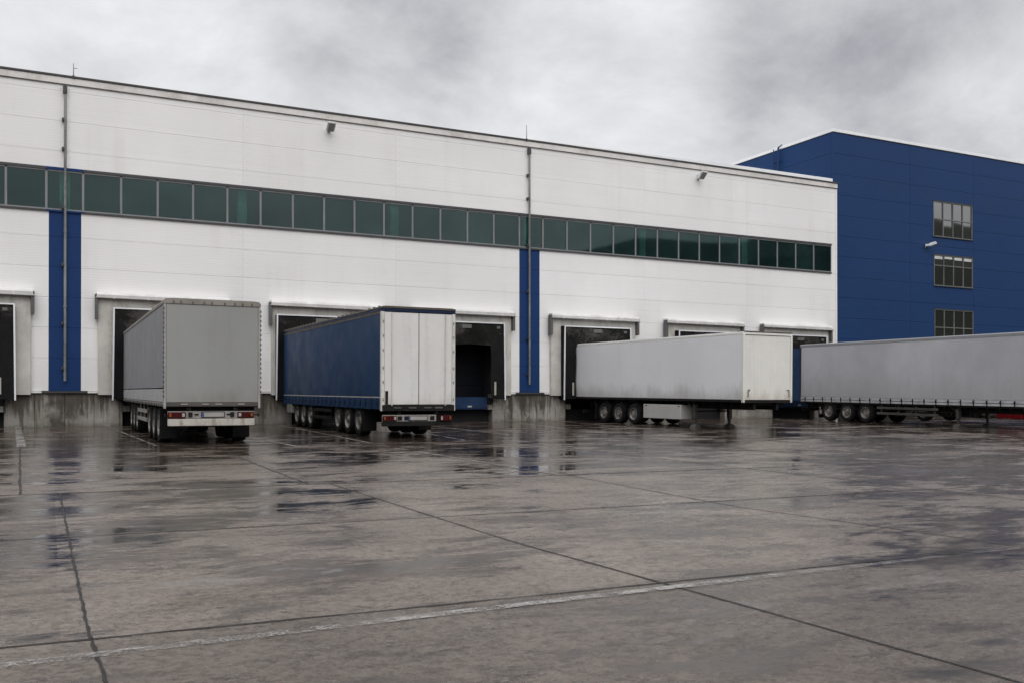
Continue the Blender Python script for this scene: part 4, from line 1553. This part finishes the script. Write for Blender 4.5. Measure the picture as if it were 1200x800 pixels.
obj('side_rail', bm, M['silver_rail'], T)
for s in (-1, 1):
    y = 0.5
    first = None
    while y < L - 0.2:
        if first is None:
            bm = nbm()
            box(bm, *(sorted((s * (hw + 0.013), s * (hw + 0.03)))), -0.022, 0.022, 1.03, 1.30)
            box(bm, *(sorted((s * (hw + 0.031), s * (hw + 0.055)))), -0.04, 0.04, 1.16, 1.24, 0.006)
            first = obj('buckle', bm, M['rubber'], T)
            first.location = (0, y, 0)
        else:
            c = first.copy()
            COL.objects.link(c)
            c.parent = T
            c.location = (0, y, 0)
        y += 0.71
bm = nbm()
box(bm, -hw + 0.05, hw - 0.05, 0.05, L - 0.05, 0.94, 1.03, 0.006)
obj('floor_frame', bm, M['chassis'], T)
bm = nbm()
prism(bm, [(-hw - 0.014, H - 0.16), (hw + 0.014, H - 0.16), (hw + 0.014, H - 0.04), (hw - 0.06, H), (-hw + 0.06, H), (-hw - 0.014, H - 0.04)], 'y', 0.02, L, 0.008)
obj('roof', bm, M['grey_tarp_side'], T)
bm = nbm()
for s in (-1, 1):
    box(bm, *(sorted((s * (hw + 0.008), s * (hw - 0.1)))), L - 0.118, L, 1.0, H - 0.165, 0.01)
obj('rear_post', bm, M['dark_frame'], T)
bm = nbm()      # rear leaves swung open
for s in (-1, 1):
    p0 = Vector((s * (hw + 0.02), L - 0.02, 0))
    p1 = p0 + Vector((s * 0.80, 0.62, 0))
    d = (p1 - p0).normalized()
    nrm = Vector((-d.y, d.x, 0)) * 0.03
    bm2 = nbm()
    v = [bm2.verts.new((q.x, q.y, z)) for z in (1.08, H - 0.22) for q in (p0 - nrm, p1 - nrm, p1 + nrm, p0 + nrm)]
    for f in ((0, 1, 2, 3), (4, 5, 6, 7), (0, 1, 5, 4), (1, 2, 6, 5), (2, 3, 7, 6), (3, 0, 4, 7)):
        bm2.faces.new([v[i] for i in f])
    dd = obj('rear_door', bm2, M['leveller'], T)
    if s < 0:
        dd['label'] = 'blue rear door leaf swung open'
bm.free()
landing_leg(T, -0.95, 4.45, 1.0, 'leg_steel')
landing_leg(T, 0.95, 4.45, 1.0, 'leg_steel')
bm = nbm()
tube(bm, (-0.95, 4.45, 0.65), (0.95, 4.45, 0.65), 0.03, seg=8)
obj('leg_brace', bm, M['chassis'], T)
side_guard(T, W, 5.4, 9.3, (0.52, 0.80), M['leg_steel'], 4)
mudflap(T, W, 13.65, 0.15, 0.95)
bm = nbm()
box(bm, -hw + 0.1, hw - 0.1, L - 0.2, L - 0.08, 0.5, 0.66, 0.01)
for s in (-1, 1):
    box(bm, s * 0.7 - 0.05, s * 0.7 + 0.05, L - 0.18, L - 0.1, 0.66, 0.95)
obj('rear_bumper', bm, M['chassis'], T)
bm = nbm()
box(bm, -hw + 0.06, -hw + 0.2, 13.5, 13.62, 0.35, 0.75, 0.02)
obj('wheel_chock', bm, M['bumper_grey'], T)

# --- red lorry beyond the silver trailer ------------------------------------
T = thing('red_lorry', 'red lorry tractor with grey tank, seen beneath the silver grey trailer', 'lorry', (44.25, 28.0, gz(44.25, 29.5)), (0.0155, 0, 0))
wl = make_wheel(None, T, -1.2, 1.42, -1, 0.5)
wr = make_wheel(None, T, 1.2, 1.42, 1, 0.5)
for y in (7.9,):
    dup_wheel(wl, T, -1.2, y)
    dup_wheel(wr, T, 1.2, y)
bm = nbm()
prism(bm, [(0.0, 0.95), (0.0, 1.75), (0.12, 2.9), (0.5, 3.2), (2.15, 3.25), (2.2, 0.95), (2.0, 0.95), (1.9, 1.12), (0.95, 1.12), (0.85, 0.95)], 'x', -1.22, 1.22, 0.05)
cab = obj('cab', bm, M['red_paint'], T)
bm = nbm()
box(bm, -1.05, 1.05, 0.01, 0.06, 1.85, 2.75)
ws = obj('windscreen', bm, M['glass_dark'], cab)
ws.location = (0, -0.02, 0)
for s in (-1, 1):
    bm = nbm()
    box(bm, *(sorted((s * 1.225, s * 1.235))), 0.5, 1.6, 1.9, 2.7, 0.02)
    obj('side_window', bm, M['glass_dark'], cab)
    bm = nbm()
    box(bm, *(sorted((s * 1.28, s * 1.42))), -0.05, 0.08, 2.0, 2.55, 0.03)
    obj('mirror', bm, M['rubber'], cab)
    bm = nbm()
    box(bm, *(sorted((s * 0.75, s * 1.15))), -0.08, -0.04, 0.55, 0.78, 0.02)
    obj('headlamp', bm, M['clear_lens'], cab)
bm = nbm()
box(bm, -1.22, 1.22, -0.05, 0.75, 0.35, 0.93, 0.05)
obj('front_bumper', bm, M['red_paint'], T)
for s in (-1, 1):
    bm = nbm()
    box(bm, *(sorted((s * 1.24, s * 0.9))), 2.02, 3.45, 0.30, 0.74, 0.03)
    obj('side_skirt', bm, M['red_paint'], T)
    bm = nbm()
    tube(bm, (s * 0.95, 3.5, 0.68), (s * 0.95, 4.3, 0.68), 0.3, seg=20)
    obj('fuel_tank', bm, M['tank'], T, smooth=True)
bm = nbm()
for s in (-1, 1):
    box(bm, s * 0.42 - 0.05, s * 0.42 + 0.05, 0.7, 8.7, 0.72, 0.98)
box(bm, -1.1, 1.1, 4.5, 6.9, 0.28, 0.98, 0.03)
for y in (1.42, 7.9):
    tube(bm, (-1, y, 0.5), (1, y, 0.5), 0.08, seg=10)
box(bm, -0.5, 0.5, 7.2, 8.4, 0.99, 1.12, 0.02)
obj('chassis', bm, M['chassis'], T, keep=True)
bm = nbm()
for s in (-1, 1):
    tube(bm, (s * 0.9, 3.0, 0.95), (s * 1.15, 3.0, 0.95), 0.16, seg=14)
obj('air_filter', bm, M['tank'], T)

# ------------------------------------------------------------------ camera
cam = bpy.data.cameras.new('camera')
co = bpy.data.objects.new('camera', cam)
COL.objects.link(co)
cam.sensor_width = 36.0
cam.lens = 36.0 * 1090.0 / 1200.0
cam.shift_y = 62.3 / 1200.0
cam.clip_start = 0.1
cam.clip_end = 3000
co.location = (0, 0, 1.14)
co.rotation_euler = (R(90.235), 0, R(-26.354))
scn.camera = co

# ------------------------------------------------------------------ sky and sun
SUN_EL, SUN_AZ = 52.0, 192.0       # azimuth clockwise from +Y: behind the camera
w = bpy.data.worlds.new('World')
scn.world = w
w.use_nodes = True
nt = w.node_tree
N, Lk = nt.nodes, nt.links
bg = N['Background']
sky = N.new('ShaderNodeTexSky')
sky.sky_type = 'NISHITA'
sky.sun_disc = False
sky.sun_elevation = R(SUN_EL)
sky.sun_rotation = R(SUN_AZ)
sky.air_density = 1.0
sky.dust_density = 3.0
tc = N.new('ShaderNodeTexCoord')


def wm(op, a, b=0.0, clamp=False):
    k = N.new('ShaderNodeMath')
    k.operation = op
    k.use_clamp = clamp
    for i, v in ((0, a), (1, b)):
        if isinstance(v, (int, float)):
            k.inputs[i].default_value = v
        else:
            Lk.new(v, k.inputs[i])
    return k.outputs[0]


def wr_(v, lo, hi, a=0.0, b=1.0):
    k = N.new('ShaderNodeMapRange')
    k.interpolation_type = 'SMOOTHSTEP'
    Lk.new(v, k.inputs['Value'])
    k.inputs['From Min'].default_value = lo
    k.inputs['From Max'].default_value = hi
    k.inputs['To Min'].default_value = a
    k.inputs['To Max'].default_value = b
    return k.outputs[0]


sp = N.new('ShaderNodeSeparateXYZ')
Lk.new(tc.outputs['Generated'], sp.inputs[0])
zz = wm('ADD', wm('MAXIMUM', sp.outputs[2], 0.0), 0.45)
cb = N.new('ShaderNodeCombineXYZ')
Lk.new(wm('DIVIDE', sp.outputs[0], zz), cb.inputs[0])
Lk.new(wm('DIVIDE', sp.outputs[1], zz), cb.inputs[1])


def wnoise(scale, detail, rough, off):
    mp = N.new('ShaderNodeMapping')
    mp.inputs['Location'].default_value = off
    Lk.new(cb.outputs[0], mp.inputs[0])
    k = N.new('ShaderNodeTexNoise')
    Lk.new(mp.outputs[0], k.inputs['Vector'])
    k.inputs['Scale'].default_value = scale
    k.inputs['Detail'].default_value = detail
    k.inputs['Roughness'].default_value = rough
    k.inputs['Distortion'].default_value = 0.25
    return k.outputs['Fac']


def blob(dirv, lo, hi):
    k = N.new('ShaderNodeVectorMath')
    k.operation = 'DOT_PRODUCT'
    Lk.new(tc.outputs['Generated'], k.inputs[0])
    k.inputs[1].default_value = dirv
    return wr_(k.outputs['Value'], math.cos(R(lo)), math.cos(R(hi)))


def dir_px(x, y):
    f, cy = 1090.0, 462.3
    yaw, pit = R(26.354), R(0.235)
    fw = Vector((math.sin(yaw) * math.cos(pit), math.cos(yaw) * math.cos(pit), math.sin(pit)))
    r = Vector((math.cos(yaw), -math.sin(yaw), 0))
    u = r.cross(fw)
    return tuple((fw + r * ((x - 600) / f) - u * ((y - cy) / f)).normalized())


n1 = wnoise(1.7, 9, 0.58, (1.3, 4.1, 0))
n2 = wnoise(4.2, 8, 0.62, (5.3, 0.7, 2))
cl = wm('ADD', wm('MULTIPLY', n1, 0.60), wm('MULTIPLY', n2, 0.40))
cl = wm('ADD', cl, wm('MULTIPLY', blob(dir_px(1000, 65), 11, 3), -0.075))
cl = wm('ADD', cl, wm('MULTIPLY', blob(dir_px(1190, 160), 7, 1), 0.10))     # dark bank, upper right
cl = wm('ADD', cl, wm('MULTIPLY', blob(dir_px(710, 110), 9, 1), 0.11))      # bright break
cl = wm('ADD', cl, wm('MULTIPLY', blob(dir_px(470, 80), 9, 2), -0.03))
cl = wm('ADD', cl, wm('MULTIPLY', blob(dir_px(120, 20), 14, 3), 0.05))
rp = N.new('ShaderNodeValToRGB')
Lk.new(cl, rp.inputs[0])
e = rp.color_ramp.elements
e[0].position = 0.28
e[0].color = (0.33, 0.34, 0.37, 1)
e[1].position = 0.62
e[1].color = (0.90, 0.90, 0.915, 1)
x_ = e.new(0.46)
x_.color = (0.645, 0.65, 0.672, 1)
# the deck is brighter overhead and behind the camera, where the sun stands behind it
k = N.new('ShaderNodeVectorMath')
k.operation = 'DOT_PRODUCT'
Lk.new(tc.outputs['Generated'], k.inputs[0])
sd = (math.sin(R(SUN_AZ)) * math.cos(R(SUN_EL)), math.cos(R(SUN_AZ)) * math.cos(R(SUN_EL)), math.sin(R(SUN_EL)))
k.inputs[1].default_value = sd
glow = wr_(k.outputs['Value'], -0.1, 1.0, 1.0, 2.1)
mx = N.new('ShaderNodeMix')
mx.data_type = 'RGBA'
mx.blend_type = 'MULTIPLY'
mx.inputs[0].default_value = 1.0
Lk.new(rp.outputs[0], mx.inputs[6])
gc = N.new('ShaderNodeCombineColor')
for i in range(3):
    Lk.new(wm('MULTIPLY', glow, 10.0), gc.inputs[i])
Lk.new(gc.outputs[0], mx.inputs[7])
mm = N.new('ShaderNodeMix')
mm.data_type = 'RGBA'
mm.inputs[0].default_value = 0.94        # almost closed cloud over the clear sky
Lk.new(sky.outputs[0], mm.inputs[6])
Lk.new(mx.outputs[2], mm.inputs[7])
Lk.new(mm.outputs[2], bg.inputs['Color'])
bg.inputs['Strength'].default_value = 0.1

sl = bpy.data.lights.new('sun', 'SUN')
sl.energy = 0.8
sl.angle = R(45)
sl.color = (1.0, 0.97, 0.93)
so = bpy.data.objects.new('sun', sl)
COL.objects.link(so)
so.rotation_euler = Vector(sd).to_track_quat('Z', 'Y').to_euler()

# ------------------------------------------------------------------ render settings
scn.view_settings.view_transform = 'Standard'
scn.view_settings.look = 'None'
scn.view_settings.exposure = 0.0
scn.view_settings.gamma = 1.0
scn.render.engine = 'CYCLES'
scn.cycles.use_denoising = True
scn.cycles.max_bounces = 6
